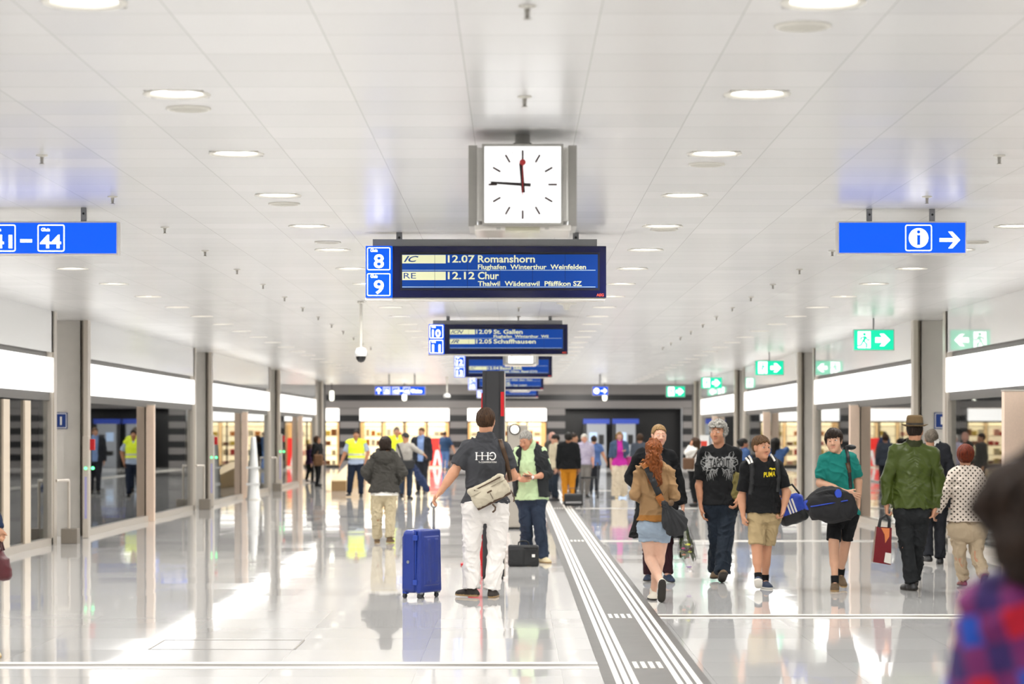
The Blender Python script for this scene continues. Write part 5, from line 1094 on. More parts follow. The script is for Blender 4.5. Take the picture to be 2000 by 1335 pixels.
# ------------------------------------------------------------------ grey-haired man, printed black shirt
e = Person('person with wavy grey hair in black graphic t-shirt and dark jeans walking forward', None, 1404, 813, 1135, yaw=-6, hyaw=-24, b=1.04, h=.0065, tone='#b48062', brow='#6a6258',
    ov=dict(shR=(1367, 876), shL=(1442, 876), elR=(1367, 946, .04), wrR=(1370, 990, -.02), elL=(1446, 940, .05), wrL=(1438, 972, -.12), hipR=(1394, 985), hipL=(1421, 985), knR=(1401, 1056, .05), knL=(1415, 1050, -.08), anR=(1401, 1113, .25), anL=(1407, 1113, -.22), head=(1402, 843, -.02)), foot=dict(L=(.0, -.92, .38), R=(-.18, -1, 0)), curl=dict(R=24, L=40), hdir=dict(L=(-.2, -.3, -.9)))
e.body(); e.top('graphic_shirt', black_cot, .82, .030, e.lx((0, 984))[1], 'crew', cuff=.026, fold=(.005, 22, 1), hang=.005)
e.trousers('jeans', jean2, 2.03, .020, .030, fold=(.006, 28, 3), bell=.02); e.shoes(sh_brn, sole_d, 1.02)
e.hair(h_grey, 'fringe', .024, .013, 1., lambda g, L, hs: [g.ell(L(.03, .055, .092), A3(.05, .035, .03)*hs, None, .03), g.ell(L(-.04, .045, .09), A3(.045, .035, .03)*hs, None, .03)], front=.030, curl=1.8, fr=55)
kp = e.Z/F; X0, Z0 = e.lx((1404, 900)); grey_p = cloth('grey_print', '#8c8c8b', .8); q = MB()
for sg in (-1, 1):
    for pts, w0, w1 in (([(.06, .035), (.10, .05), (.15, .03), (.19, .045)], .02, .008), ([(.14, .035), (.16, .075), (.15, .11)], .016, .003), ([(.10, .05), (.11, .085), (.135, .105)], .012, .003), ([(.17, .03), (.20, .01), (.205, -.03), (.175, -.045)], .014, .005), ([(.09, .0), (.13, -.02), (.15, -.06), (.13, -.09)], .026, .006), ([(.12, -.02), (.17, -.06), (.185, -.11)], .016, .003), ([(.13, -.05), (.145, -.1), (.15, -.15)], .012, .002), ([(.09, -.085), (.11, -.13), (.10, -.2)], .018, .002), ([(.06, -.09), (.085, -.15), (.07, -.21)], .010, .002), ([(.02, -.075), (.05, -.1), (.09, -.085)], .012, .012), ([(.03, -.1), (.05, -.125), (.035, -.145)], .009, .003), ([(.02, .045), (.05, .03), (.09, .045)], .012, .016), ([(.16, -.02), (.19, .0), (.21, -.01)], .010, .003), ([(.10, .0), (.12, .02), (.15, .0), (.14, -.03)], .03, .02)):
        stroke(q, [(X0+sg*x*.98, Z0+z) for x, z in pts], w0, w1)
for k, hh in enumerate((.085, .075, .07, .07, .075, .085)): stroke(q, [(X0-.105+.042*k, Z0-.062-(.012 if k in (0, 5) else 0)), (X0-.105+.042*k, Z0+.028+(.012 if k in (0, 5) else 0))], .042, .042)
random.seed(11)
for sg in (-1, 1):
    for i in range(16):
        x, z, t = random.uniform(.08, .17), random.uniform(-.11, .06), random.uniform(0, 6.28); pts = []
        for j in range(7): pts.append((X0+sg*x, Z0+z)); x += .012*math.cos(t); z += .012*math.sin(t); t += random.choice((.35, -.35, .5))
        stroke(q, pts, .007, .002)
    for i in range(6): x = .03+.02*i; stroke(q, [(X0+sg*x, Z0-.09-.01*i), (X0+sg*(x+.008), Z0-.13-.01*i), (X0+sg*(x+.002), Z0-.16-.012*i)], .009, .002)
e.decal('chest_print', resample(q, .025), grey_p, off=.003); q = MB()
put_text(q, 'TAPOUT', X0-.112, Z0-.060, 0, .118, .020, width=.224); zc_ = Z0-.017; q.v = [(v[0], v[1], zc_+(v[2]-zc_)*(1.0+.22*abs((v[0]-X0)/.108))) for v in q.v]; e.decal('chest_lettering', resample(q, .025), mat('print_black', '#0d0e10', .8), off=.006)
Lc = e.lx((1437, 953)); o = thing('jacket', 'olive jacket carried over the forearm of the grey-haired man', 'jacket', (e.rx+Lc[0], e.Z-.06, Lc[1]+e.root.location.z)); g = Field((-.15, -.15, -.26), (.15, .15, .24), .009); g.box((0, 0, .02), (.05, .06, .16), None, .04, .02); g.box((-.015, 0, -.11), (.04, .05, .08), None, .03, .04); g.mesh('jacket_body', cloth('olive_drab', '#6c6339', .85), o, folds(.008, 24, 1)); MB().box(-.04, .03, -.05, .05, -.235, -.19).build('jacket_hem', cloth('dark_lining', '#23241f', .85), o, bevel=.01)

# ------------------------------------------------------------------ boy in the black shirt with yellow print
f = Person('person in black t-shirt with yellow print and khaki shorts, short brown hair', None, 1489, 841, 1149, yaw=14, hyaw=30, b=.98, h=.0065, tone='#c08c6e', brow='#54402e', head=1.06,
    ov=dict(shR=(1453, 899), shL=(1524, 897), elR=(1449, 966, .03), wrR=(1451, 1003, -.03), elL=(1537, 957, .03), wrL=(1528, 992, -.06), hipR=(1479, 1003), hipL=(1506, 1003), knR=(1477, 1058, -.08), knL=(1498, 1060, .05), anR=(1478, 1123, -.16), anL=(1496, 1129, .10), head=(1487, 869, -.02)), foot=dict(R=(-.1, -.9, .38), L=(.2, -1, 0)), curl=dict(R=50, L=55), hdir=dict(R=(.1, -.1, -1), L=(-.3, -.2, -.9)))
f.body(); f.top('printed_shirt', black_cot, .80, .032, f.lx((0, 996))[1], 'crew', cuff=.028, fold=(.005, 22, 7), hang=.005)
f.trousers('khaki_shorts', khaki, .98, .016, .032, fold=(.005, 26, 2)); f.shoes(sh_navy, sole_w, 1.0, socks=black_cot)
f.hair(h_lbrown, 'short', .012, .006, a=.0, slope=.74)
X0, Z0 = f.lx((1489, 931)); q = MB(); yel = cloth('yellow_print', '#e0c81e', .7); put_text(q, 'PUMA', X0, Z0, 0, .072, .022, .10, 1.05, width=.128); q.v = [(v[0], v[1], Z0+(v[2]-Z0)*1.0+(v[0]-X0)*.09) for v in q.v]
cat_ = [(.062, .078), (.068, .098), (.082, .100), (.098, .092), (.118, .094), (.136, .098), (.142, .118), (.147, .118), (.146, .098), (.143, .086), (.146, .066), (.150, .050), (.145, .052), (.136, .068), (.124, .076), (.108, .080), (.098, .078), (.094, .070), (.088, .072), (.084, .080), (.074, .086)]
q.add([(X0+p[0], 0, Z0+p[1]) for p in cat_], [tuple(range(len(cat_)))]); f.decal('chest_print', resample(q, .03), yel)
bp = thing('backpack', 'backpack with white-striped black straps on the boy in khaki shorts', 'backpack', (f.rx, f.Z+.22, 1.0)); g = Field((-.2, -.12, -.1), (.2, .14, .42), .01); g.box((0, .02, .16), (.13, .06, .2), None, .05, .01); g.mesh('pack_body', nyl, bp, folds(.003, 20, 1))
for pts, st in (([(1460, 890), (1464, 899), (1467, 915), (1467, 940), (1464, 965)], ([(1455, 893), (1459, 898), (1462, 905)], [(1461, 889), (1465, 895), (1467, 903)])), ([(1506, 889), (1513, 897), (1517, 908), (1519, 930), (1517, 960)], ([(1504, 886), (1509, 893), (1512, 900)],))):
    f.strap('shoulder_strap', pts, .05, nyl, True, bp, .006)
    for s2 in st: f.strap('white_stripe', s2, .022, wht, True, bp, .022)
bgz = f.Z+.25; o = thing('sports_bag', 'blue and black sports bag with three white stripes behind the khaki shorts', 'bag', (pX(1546, bgz), bgz, pZ(995, bgz))); rt = np.array([[math.cos(.35), 0, -math.sin(.35)], [0, 1, 0], [math.sin(.35), 0, math.cos(.35)]])
g = Field((-.3, -.2, -.28), (.3, .2, .28), .009); g.box((0, 0, 0), (.15, .13, .145), rt, .05, .01); g.mesh('bag_body', [nyl, bluenyl], o, folds(.004, 20, 3), post=lambda C_: ((C_@rt)[:, 2] > -.03).astype(int))
q = MB()
for k in range(3): lbox(q, -.045+.032*k, -.027+.032*k, -.146, -.128, -.03, .12, rt)
q.build('white_stripes', wht, o); q = MB(); q.sweep([(-.10, -.06, .13), (-.07, -.05, .24), (.0, -.04, .27), (.08, -.04, .17)], .012, 6); q.build('handle', nyl, o); q = MB(); lbox(q, .12, .17, -.1, .02, .0, .06, rt); q.build('end_tab', nyl, o, bevel=.01)

# ------------------------------------------------------------------ boy in teal with the black duffel
v = Person('person in teal v-neck t-shirt and black shorts with dark bowl-cut hair', None, 1636, 830, 1151, yaw=-4, hyaw=-14, roll=-5, b=.80, h=.0065, tone='#c89b80', brow='#3a2a1e', head=1.04,
    ov=dict(shR=(1603, 884), shL=(1668, 883), elR=(1602, 938, .02), wrR=(1648, 955, -.24), elL=(1677, 934, .05), wrL=(1676, 982, .0), hipR=(1634, 1000), hipL=(1660, 1000), knR=(1626, 1052, -.1), knL=(1653, 1052, .06), anR=(1627, 1130, -.15), anL=(1647, 1117, .22), head=(1628, 856, -.02)), foot=dict(R=(-.15, -1, 0), L=(.1, -.95, -.30)), hdir=dict(R=(.8, -.1, -.35)), thumb=dict(R=(.2, 0, 1)), palm=dict(R=(0, 1, -.3)))
v.body(); v.top('teal_shirt', teal, .80, .026, v.lx((0, 1000))[1], 'v', cuff=.026, fold=(.005, 22, 5)); v.trousers('black_shorts', black_cot, .94, .018, .024, fold=(.004, 26, 1)); v.shoes(sh_brn, sole_t, 1., socks=black_cot)
v.hair(h_dark, 'fringe', .018, .006, 3., lambda g, L, hs: [g.ell(L(0, .06, .075), A3(.066, .045, .045)*hs, v.hR, .02)], front=.002, fr=60)
bz = v.Z-.34; o = thing('duffel_bag', 'large black duffel bag with blue piping slung in front of the teal shirt', 'bag', (pX(1622, bz), bz, pZ(983, bz))); rt = np.array([[math.cos(-.16), 0, math.sin(.16)], [0, 1, 0], [-math.sin(.16)*-1, 0, math.cos(.16)]]); rt = np.array([[math.cos(.14), 0, -math.sin(.14)], [0, 1, 0], [math.sin(.14), 0, math.cos(.14)]])
g = Field((-.36, -.24, -.28), (.36, .24, .28), .008); g.box((0, 0, -.02), (.245, .15, .135), rt, .10, .01); g.ell(rt@A3(-.02, 0, .12), (.15, .10, .075), rt, .06); g.ell(rt@A3(.06, -.02, -.1), (.2, .13, .11), rt, .05); g.mesh('bag_body', cloth('black_ripstop', '#232325', .8, bump=.4), o, folds(.006, 15, 2))
q = MB(); q.sweep([rt@A3(x, -.157-(0 if abs(x) < .145 else (.01-(abs(x)-.145)**2)**.5-.10), .005+.03*(x+.2)) for x in np.linspace(-.22, .16, 14)], .006, 6); q.build('piping', bluenyl, o)
q = MB(); q.add([tuple(rt@A3(.075+.034*math.cos(t), -.158, .098+.046*math.sin(t))) for t in [i*math.pi/10 for i in range(20)]], [tuple(range(20))]); q.add([tuple(rt@A3(.075+.034*math.cos(t), -.10, .098+.046*math.sin(t))) for t in [i*math.pi/10 for i in range(20)]], [tuple(range(20))]); q.add(q.v[:40], [(i, (i+1) % 20, 20+(i+1) % 20, 20+i) for i in range(20)]); q.build('blue_emblem', bluenyl, o)
q = MB(); lbox(q, -.262, -.20, -.05, .08, -.03, .07, rt); q.build('blue_end_panel', bluenyl, o, bevel=.02); q = MB(); lbox(q, .09, .17, .03, .08, -.17, -.12, rt); q.build('blue_strap_end', bluenyl, o, bevel=.008)
q = MB(); q.sweep([rt@A3(x, -.13, .115+.03*math.sin((x+.2)*9)) for x in np.linspace(-.15, .1, 10)], .012, 6); q.build('carry_handle', nyl, o)
v.strap('shoulder_strap', [(1652, 872), (1654, 890), (1656, 915), (1658, 936), (1659, 952)], .035, nyl, True, o, .006); v.strap('strap_pad', [(1653, 903), (1655, 912), (1657, 922)], .043, leather, True, o, .010)
v.strap('shoulder_strap', [(1652, 872), (1645, 895), (1632, 925), (1620, 950)], .035, nyl, False, o, .006)
g = Field((-.1, -.1, -.08), (.14, .1, .08), .008); g.ell((.0, 0, 0), (.06, .045, .028), None, .01); nb = v.lx((1663, 873)); o3 = g.mesh('strap_roll', nyl, o); o3.location = Vector((v.rx+nb[0], v.Z+.07, nb[1]+v.root.location.z))-o.location

# ------------------------------------------------------------------ couple holding hands: hat and green jacket, polka-dot blouse
w_ = Person('person in olive green jacket and brown felt hat seen from behind, holding hands', None, 1784, 814, 1152, yaw=180, hyaw=166, b=1.0, h=.007, tone='#be8b6e',
    ov=dict(shL=(1743, 872), shR=(1828, 876), elL=(1733, 935, .02), wrL=(1731, 987, -.02), elR=(1833, 935, .02), wrR=(1824, 994, -.03), hipL=(1766, 1000), hipR=(1797, 1000), knL=(1770, 1058, 0), knR=(1794, 1058, .05), anL=(1779, 1134, -.04), anR=(1791, 1130, .22), head=(1787, 842, .01)), foot=dict(L=(-.30, 1, 0), R=(.1, 1, 0)), curl=dict(L=60, R=45), hdir=dict(L=(0, .1, -1), R=(-.35, 0, -1)))
w_.body(); w_.top('green_jacket', [olive, olive_d], 1.96, .030, w_.lx((0, 991))[1], 'collar', collar=.05, tags=True, cuff=.022, es=.026, fold=None, flare=.012, hang=.045, ffn=lambda P, q=folds(.0045, 20, 6): q(P)+.0050*np.sin((P[:, 2]+np.abs(P[:, 0]+.005)*.9)*75+1.5*np.sin(P[:, 2]*23))*np.exp(-((P[:, 0]+.005)/.085)**2))
w_.trousers('black_jeans', blk_den, 2.03, .020, .026, fold=(.005, 28, 2), bell=.008); w_.hair(h_dark, 'short', .010, .004, a=-.03, slope=.8); w_.shoes(sh_black, sole_d, 1.05)
Lh, hs = w_.L, w_.hs; hc = Lh(0, -.010, .060)
ht = thing('felt_hat', 'brown felt hat with dark band worn with the olive green jacket', 'hat', (w_.rx+hc[0], w_.Z+hc[1], hc[2]+w_.root.location.z)); m_felt = cloth('brown_felt', '#6d5a3f', .9)
q = MB().lathe([(.094, .0), (.095, .04), (.090, .085), (.080, .108), (.055, .113), (.02, .103), (.001, .100)], n=36); q.v = [(p[0]*.92, p[1]*1.1, p[2]) for p in q.v]; q.build('crown', m_felt, ht)
q = MB().lathe([(.09, -.004), (.115, -.006), (.135, -.003), (.150, .004), (.150, .007), (.135, .001), (.115, -.002), (.09, .0), (.09, -.004)], n=40); q.v = [(p[0]*.93, p[1]*1.05, p[2]+(.010*abs(p[0])/.14 if abs(p[0]) > .1 else 0)) for p in q.v]; q.build('brim', m_felt, ht)
q = MB().lathe([(.0965, .002), (.0975, .028), (.0955, .030)], n=36); q.v = [(p[0]*.925, p[1]*1.105, p[2]) for p in q.v]; q.build('hat_band', mat('dark_band', '#2f2820', .7), ht)
Zb = w_.Z-.02; hb = w_.lx((1731, 1004)); o = thing('shopping_bag', 'dark red glossy shopping bag carried beside the olive green jacket', 'bag', (pX(1722, Zb), Zb, hb[1]+w_.root.location.z)); k_ = Zb/F; mred = mat('red_glossy_paper', '#6d1720', .2, var=.1, scale=8)
t0, b0 = -20*k_, -96*k_; q = MB(); x0, x1 = -16*k_, 16*k_; dx = 8*k_
V = [(x0+dx*.6, -.05, t0-.02), (x1+dx*.3, -.05, t0-.03), (x1+dx*.2, .05, t0-.03), (x0+dx*.6, .05, t0-.02), (x0-dx*.35, -.07, b0+.02), (x1-dx*.0, -.07, b0-.01), (x1, .07, b0-.01), (x0-dx*.35, .07, b0+.02)]
q.add(V, [(0, 4, 5, 1), (1, 5, 6, 2), (2, 6, 7, 3), (3, 7, 4, 0), (4, 7, 6, 5)]); q.build('bag_body', mred, o)
def onbag(x, z, y=-.002): t = (z-b0)/(t0-b0); return (V[4][0]+(V[0][0]-V[4][0])*t+x*((V[5][0]-V[4][0])+(V[1][0]-V[0][0]-V[5][0]+V[4][0])*t), -.07+.02*t+y-.003, z)
q = MB(); q.add([onbag(.30, t0-.03), onbag(.85, t0-.035), onbag(.85, t0-.12), onbag(.62, t0-.19), onbag(.55, t0-.10)], [(0, 1, 2, 3, 4)]); q.build('orange_print', mat('orange_print', '#c9733f', .3), o)
q = MB(); q.add([onbag(.60, b0+.02), onbag(.99, b0+.0), onbag(.99, b0+.11), onbag(.66, b0+.12)], [(0, 1, 2, 3)]); q.build('white_print', mat('bag_white_print', '#d8d4cc', .3), o)
q = MB()
for yy in (-.045, .045): q.sweep([(x0+dx*1.3, yy, t0-.03), (x0+dx*1.7, yy*.6, t0+.06), (9*k_, 0, -.01), (x1-dx*.1, yy*.6, t0+.05), (x1-dx*.2, yy, t0-.03)], .011, 8)
q.build('handle', mat('black_webbing', '#15161a', .6), o)
m_dot, N, L, bb = nodes('dotted_blouse'); tc = N.new('ShaderNodeTexCoord'); mp = N.new('ShaderNodeMapping'); mp.inputs['Rotation'].default_value = (0, .78, 0); mp.inputs['Scale'].default_value = (26, 0, 26); vo = N.new('ShaderNodeTexVoronoi'); vo.inputs['Scale'].default_value = 1; vo.inputs['Randomness'].default_value = .12
L.new(tc.outputs['Object'], mp.inputs[0]); L.new(mp.outputs[0], vo.inputs['Vector']); L.new(colmix(N, L, mth(N, L, 'LESS_THAN', vo.outputs['Distance'], .25), rgb('#ddd0c4'), rgb('#3d3327')), bb.inputs['Base Color']); bb.inputs['Roughness'].default_value = .8
y_ = Person('person with short auburn hair in white polka-dot blouse and beige trousers, seen from behind', None, 1886, 871, 1146, yaw=180, hyaw=172, b=1.16, fem=True, h=.0075, tone='#c49377', head=1.04,
    ov=dict(shL=(1860, 920), shR=(1914, 920), elL=(1842, 972, 0), wrL=(1830, 1002, .0), elR=(1936, 968, .03), wrR=(1934, 1015, 0), hipL=(1872, 1036), hipR=(1908, 1036), knL=(1874, 1082, 0), knR=(1906, 1078, .0), anL=(1883, 1134, .05), anR=(1913, 1122, -.25), head=(1886, 893, .02)), foot=dict(R=(.0, .75, -.6)), curl=dict(L=45), hdir=dict(L=(-.55, 0, -.8)))
y_.body(); y_.top('dotted_blouse', m_dot, 1.97, .034, y_.lx((0, 1020))[1], 'crew', fold=(.005, 20, 3), es=.024, hang=.02); y_.trousers('beige_trousers', beige_t, 2.03, .016, .024, fold=(.005, 26, 2)); y_.hair(h_auburn, 'short', .024, .004, a=-.05, slope=.55, fr=50); y_.shoes(mat('red_brown_shoe', '#6d2a25', .5), sole_d, .95)

# ------------------------------------------------------------------ man in dark suit beyond the hat
x_ = Person('person with grey hair in dark suit walking away, half hidden behind the hat wearer', None, 1824, 836, 1101, yaw=180, hyaw=175, b=1., h=.010, tone='#ba8a6e', ov=dict(shR=(1849, 872), shL=(1796, 872), head=(1819, 857, 0)), stride=.02)
x_.body(); x_.top('shirt', wht, .3, .004, None, 'collar', collar=.06); x_.top('suit_jacket', suit, 2.03, .042, x_.lx((0, 990))[1], 'collar', cuff=.015, fold=(.004, 18, 2)); x_.trousers('suit_trousers', suit, 2.03, .02, .03); x_.hair(h_greyb, 'short', .012, .004, a=-.03, slope=.75); x_.shoes(sh_black, sole_d)

# ------------------------------------------------------------------ woman in the plaid shirt close to the camera
m_pl, N, L, bb = nodes('plaid_flannel'); tc = N.new('ShaderNodeTexCoord'); sp = N.new('ShaderNodeSeparateXYZ'); mp = N.new('ShaderNodeMapping'); mp.inputs['Rotation'].default_value = (0, .30, .5); L.new(tc.outputs['Object'], mp.inputs[0]); L.new(mp.outputs[0], sp.inputs[0])
su = mth(N, L, 'LESS_THAN', mth(N, L, 'FRACT', mth(N, L, 'MULTIPLY', sp.outputs[0], 11.)), .5); sv = mth(N, L, 'LESS_THAN', mth(N, L, 'FRACT', mth(N, L, 'MULTIPLY', sp.outputs[2], 10.)), .5); both = mth(N, L, 'MULTIPLY', su, sv)
wch = mth(N, L, 'GREATER_THAN', mth(N, L, 'FRACT', mth(N, L, 'ADD', mth(N, L, 'MULTIPLY', mth(N, L, 'FLOOR', mth(N, L, 'MULTIPLY', sp.outputs[0], 11.)), .5), mth(N, L, 'MULTIPLY', mth(N, L, 'FLOOR', mth(N, L, 'MULTIPLY', sp.outputs[2], 10.)), .5))), .25)
spot = colmix(N, L, wch, rgb('#b3122c'), rgb('#1546a8')); base = colmix(N, L, mth(N, L, 'MAXIMUM', su, sv), rgb('#33205c'), rgb('#6b1f5c')); L.new(colmix(N, L, both, base, spot), bb.inputs['Base Color']); bb.inputs['Roughness'].default_value = .9
Zf = 3.95; z_ = Person('person in red and blue plaid shirt with dark hair bun, close to the camera', Zf, 2105, 872, yaw=115, hyaw=150, tilt=-6, b=1.05, fem=True, h=.012, tone='#ba8f70', eyes=False, ov=dict(shL=(1960, 1165, .05), shR=(2215, 1165, -.05), head=(2078, 1005, 0), elL=(1925, 1450, .05), elR=(2260, 1480, -.1)))
z_.body(); z_.top('plaid_shirt', m_pl, 1.9, .045, None, 'collar', collar=.06, fold=(.006, 16, 2), h=.010, es=.045)
z_.hair(hm('deep_brown', '#2b1d14'), 'short', .018, .010, 4., lambda g, L, hs: [g.ell(L(.075, -.07, .035), A3(.064, .06, .058)*hs, None, .03), g.ell(L(.03, -.10, -.05), A3(.06, .05, .07)*hs, None, .04)], a=-.09, slope=.6, h=.010)
z_.shoes(sh_black, sole_d)
# ------------------------------------------------------------------ passer-by at the opposite frame edge with a red handbag
k_ = Person('person in navy jacket and jeans cut by the frame edge beside the red handbag', None, -58, 795, 1281, yaw=80, b=1., fem=True, h=.012, tone='#c08f70', eyes=False, stride=.06, ov=dict(elL=(-22, 985, -.02), wrL=(0, 1032, -.06), elR=(-75, 985, .3), wrR=(-70, 1040, .3)), curl=dict(L=65))
k_.body(); k_.top('navy_jacket', cloth('navy_cloth', '#1f2c47', .85), 1.97, .03, None, 'collar'); k_.trousers('jeans', jean, 2.03, .015, .02); k_.hair(h_brown, 'bob', .015, .004); k_.shoes(sh_beige, sole_t)
hl = k_.J['wrL']; o = thing('handbag', 'dark red leather handbag hanging at the edge of the photo', 'handbag', (k_.rx+hl[0]-.02, k_.Z-.08, hl[2]-.09+k_.root.location.z)); g = Field((-.2, -.12, -.34), (.2, .12, .08), .009); g.box((0, 0, -.16), (.10, .06, .12), None, .05, .01, taper=.35); g.ell((.01, 0, -.18), (.095, .07, .09), None, .04); g.mesh('bag_body', mat('red_leather', '#4d1019', .4, bump=.1), o, folds(.003, 20, 1))
q = MB()
for yy in (-.035, .035): q.sweep([(-.05, yy, -.06), (-.03, yy*.5, .03), (.0, yy*.2, .05), (.04, yy*.5, .02), (.06, yy, -.06)], .008, 6)
q.build('handle', mat('red_strap', '#3b0e12', .5), o)
# ------------------------------------------------------------------ people further down the hall
hiviz = mat('hi_vis_yellow', (.72, .84, .02), .6, emit=.18, var=.04, ecol=(.7, .9, .02)); refl = mat('reflective_band', '#cfd2b8', .35); pale_b = cloth('pale_blue_shirt', '#a9b6cc', .85); navy_t = cloth('navy_uniform', '#1a2233', .85)
def put(label, cx, top, feet=None, Z=None, yaw=0, wear=(), legs=None, hair_=None, shoe=(None, None), **kw):
    if Z and feet is None: feet = CY+1.65*F/Z
    p = Person(label, Z, cx, top, feet, yaw=yaw, h=kw.pop('h', .012), **kw); p.body()
    for w in wear: p.top(*w[0], **w[1])
    if legs: p.trousers(*legs[0], **legs[1])
    if hair_: p.hair(hair_[0], *hair_[1:2], **(hair_[2] if len(hair_) > 2 else {}))
    p.shoes(shoe[0] or sh_black, shoe[1] or sole_d); return p
D_ = dict
def vestpost(z1, z2, zs): return lambda C_: (((C_[:, 2] > z1) & (C_[:, 2] < z2)) | (C_[:, 2] < zs)).astype(int)
p1_ = put('person in yellow safety vest and navy trousers, arms at sides, facing the camera', 696, 838, 970, yaw=-4, b=1.1, tone='#b67f5f', stride=.0, ov=dict(elR=(674, 884), wrR=(665, 905), elL=(719, 882), wrL=(714, 903), anR=(682, 961), anL=(705, 963), knR=(685, 932), knL=(705, 932)),
    wear=[(('uniform_shirt', pale_b, .85), dict(e=.02, cuff=.03)), (('safety_vest', [hiviz, refl], .12), dict(e=.045, neck='v', hem=.96, post=vestpost(1.05, 1.10, .995)))], legs=(('uniform_trousers', navy_t, 2.0), dict(e=.035, ee=.03)), hair_=(h_dark, 'short'))
put('person in yellow safety vest behind the dark hooded jacket, grey thinning hair', 775, 833, Z=66., yaw=10, b=1.1, tone='#ba876b', wear=[(('uniform_shirt', pale_b, .85), dict(e=.02)), (('safety_vest', [hiviz, refl], .12), dict(e=.045, neck='v', hem=.96, post=vestpost(1.05, 1.10, .995)))], legs=(('uniform_trousers', navy_t, 2.0), dict(e=.03)), hair_=(h_greyb, 'short', dict(t=.008)))
c2 = put('person in dark grey hooded jacket and beige chinos walking away from the camera', 750, 850, 1060, yaw=176, hyaw=150, b=1.0, h=.008, tone='#ac7656', ov=dict(shL=(731, 886), shR=(773, 886), elL=(715, 919, -.04), wrL=(727, 938, .18), elR=(786, 920, -.04), wrR=(774, 940, .18), knL=(736, 1004, 0), anL=(736, 1048, .1), knR=(762, 1004, 0), anR=(761, 1047, -.05), hipL=(738, 960), hipR=(762, 960), head=(754, 866, 0)),
    wear=[(('white_tee', wht, .4), dict(e=.006, hem=.715, flare=.05, fold=None)), (('hooded_jacket', grey_j, 1.97), dict(e=.05, es=.04, hem=.765, fold=(.006, 40, 3), neck='none', flare=.015))], legs=(('chinos', stone_t, 2.0), dict(e=.025, ee=.03, fold=(.007, 40, 1))), hair_=(h_dark, 'bob', dict(t=.014, front=.01)), shoe=(sh_brn, sole_t))
g = Field(c2.Nk-.28, c2.Nk+.28, .009); g.seg(c2.Nk+A3(-.09, .06, .01), c2.Nk+A3(-.03, -.15, -.09), .05, .045, .04); g.seg(c2.Nk+A3(.09, .06, .01), c2.Nk+A3(.03, -.15, -.09), .05, .045, .04); g.ell(c2.Nk+A3(0, -.13, -.07), (.13, .045, .10), None, .04); g.mesh('hood', grey_j, c2.root, folds(.005, 40, 1))
f2 = put('person in light grey pullover and dark cap, back turned, reaching an arm sideways', 792, 846, 974, yaw=165, hyaw=140, b=1.02, tone='#b98767', stride=.05, ov=dict(elR=(810, 876, -.05), wrR=(828, 887, -.1)), wear=[(('grey_pullover', cloth('light_grey_knit', '#a9a49c', .9), 1.95), dict(e=.03))], legs=(('jeans', jean, 2.0), dict(e=.02, ee=.03)))
o = tag(MB().lathe([(.095, 0), (.098, .05), (.08, .10), (.04, .125), (.001, .13)], n=24).build('cap', nyl), 'dark cap on the person in the light grey pullover', 'cap'); hl_ = f2.J['head']; o.location = (f2.rx+hl_[0], f2.Z+hl_[1], hl_[2]+.02)
Zb = f2.Z-.28; o = thing('shoulder_bag', 'black shoulder bag at the hip of the light grey pullover', 'bag', (pX(797, Zb), Zb, pZ(907, Zb))); g = Field((-.3, -.1, -.2), (.3, .1, .2), .012); g.box((0, 0, 0), (.17, .06, .11), None, .03, .01); g.mesh('bag_body', nyl, o)
f2.strap('shoulder_strap', [(776, 866), (782, 880), (786, 895), (788, 903)], .05, nyl, True, o, .01)
Zb = f2.Z-.3; o = thing('jacket', 'navy jacket dangling from the arm of the light grey pullover', 'jacket', (pX(818, Zb), Zb, pZ(928, Zb))); g = Field((-.4, -.14, -.5), (.4, .14, .5), .012); g.seg((-.17, 0, .30), (.02, 0, -.05), .05, .085, .05, 0, (A3(0, 1, 0), .5)); g.seg((.02, 0, -.05), (.19, 0, -.34), .085, .07, .05, 0, (A3(0, 1, 0), .5)); g.seg((-.02, -.03, .1), (.2, -.03, -.26), .04, .05, .03); g.mesh('jacket_body', cloth('navy_jacket_cloth', '#2b3757', .7), o, folds(.01, 30, 1)); MB().sweep([(-.17, 0, .30), (-.20, 0, .36), (-.16, .02, .42)], .01, 6).build('hanger_loop', nyl, o)
put('person in black suit and pale blue shirt facing the camera, between grey pullover and shop', 823, 834, Z=64., yaw=-8, hyaw=-25, b=1.08, tone='#ba8a6e', wear=[(('blue_shirt', cloth('blue_shirt', '#7f97c4', .85), 1.2), dict(e=.02, neck='collar')), (('suit_jacket', suit, 1.95), dict(e=.045, neck='none', opn=(.09, .07)))], legs=(('suit_trousers', suit, 2.0), dict(e=.025)), hair_=(h_lbrown, 'short', dict(t=.008)))
put('person in navy t-shirt and blue jeans standing before the red display stand', 869, 842, 918, yaw=160, b=1.15, h=.016, tone='#ac7c5f', ov=dict(elR=(884, 872), wrR=(889, 885)), wear=[(('navy_tee', cloth('navy_tee', '#1d3350', .85), .85), dict(e=.03))], legs=(('jeans', cloth('mid_denim', '#46618c', .85), 2.0), dict(e=.02)), hair_=(h_dark, 'short'))
q1 = put('person in dark top with a brown bag near the far glass wall', 620, 850, 950, yaw=60, hyaw=90, b=.95, h=.014, tone='#ac7c5f', stride=.03, wear=[(('black_top', black_cot, 1.9), dict(e=.03))], legs=(('black_trousers', black_cot, 2.0), dict(e=.015)), hair_=(h_brown, 'bob'))
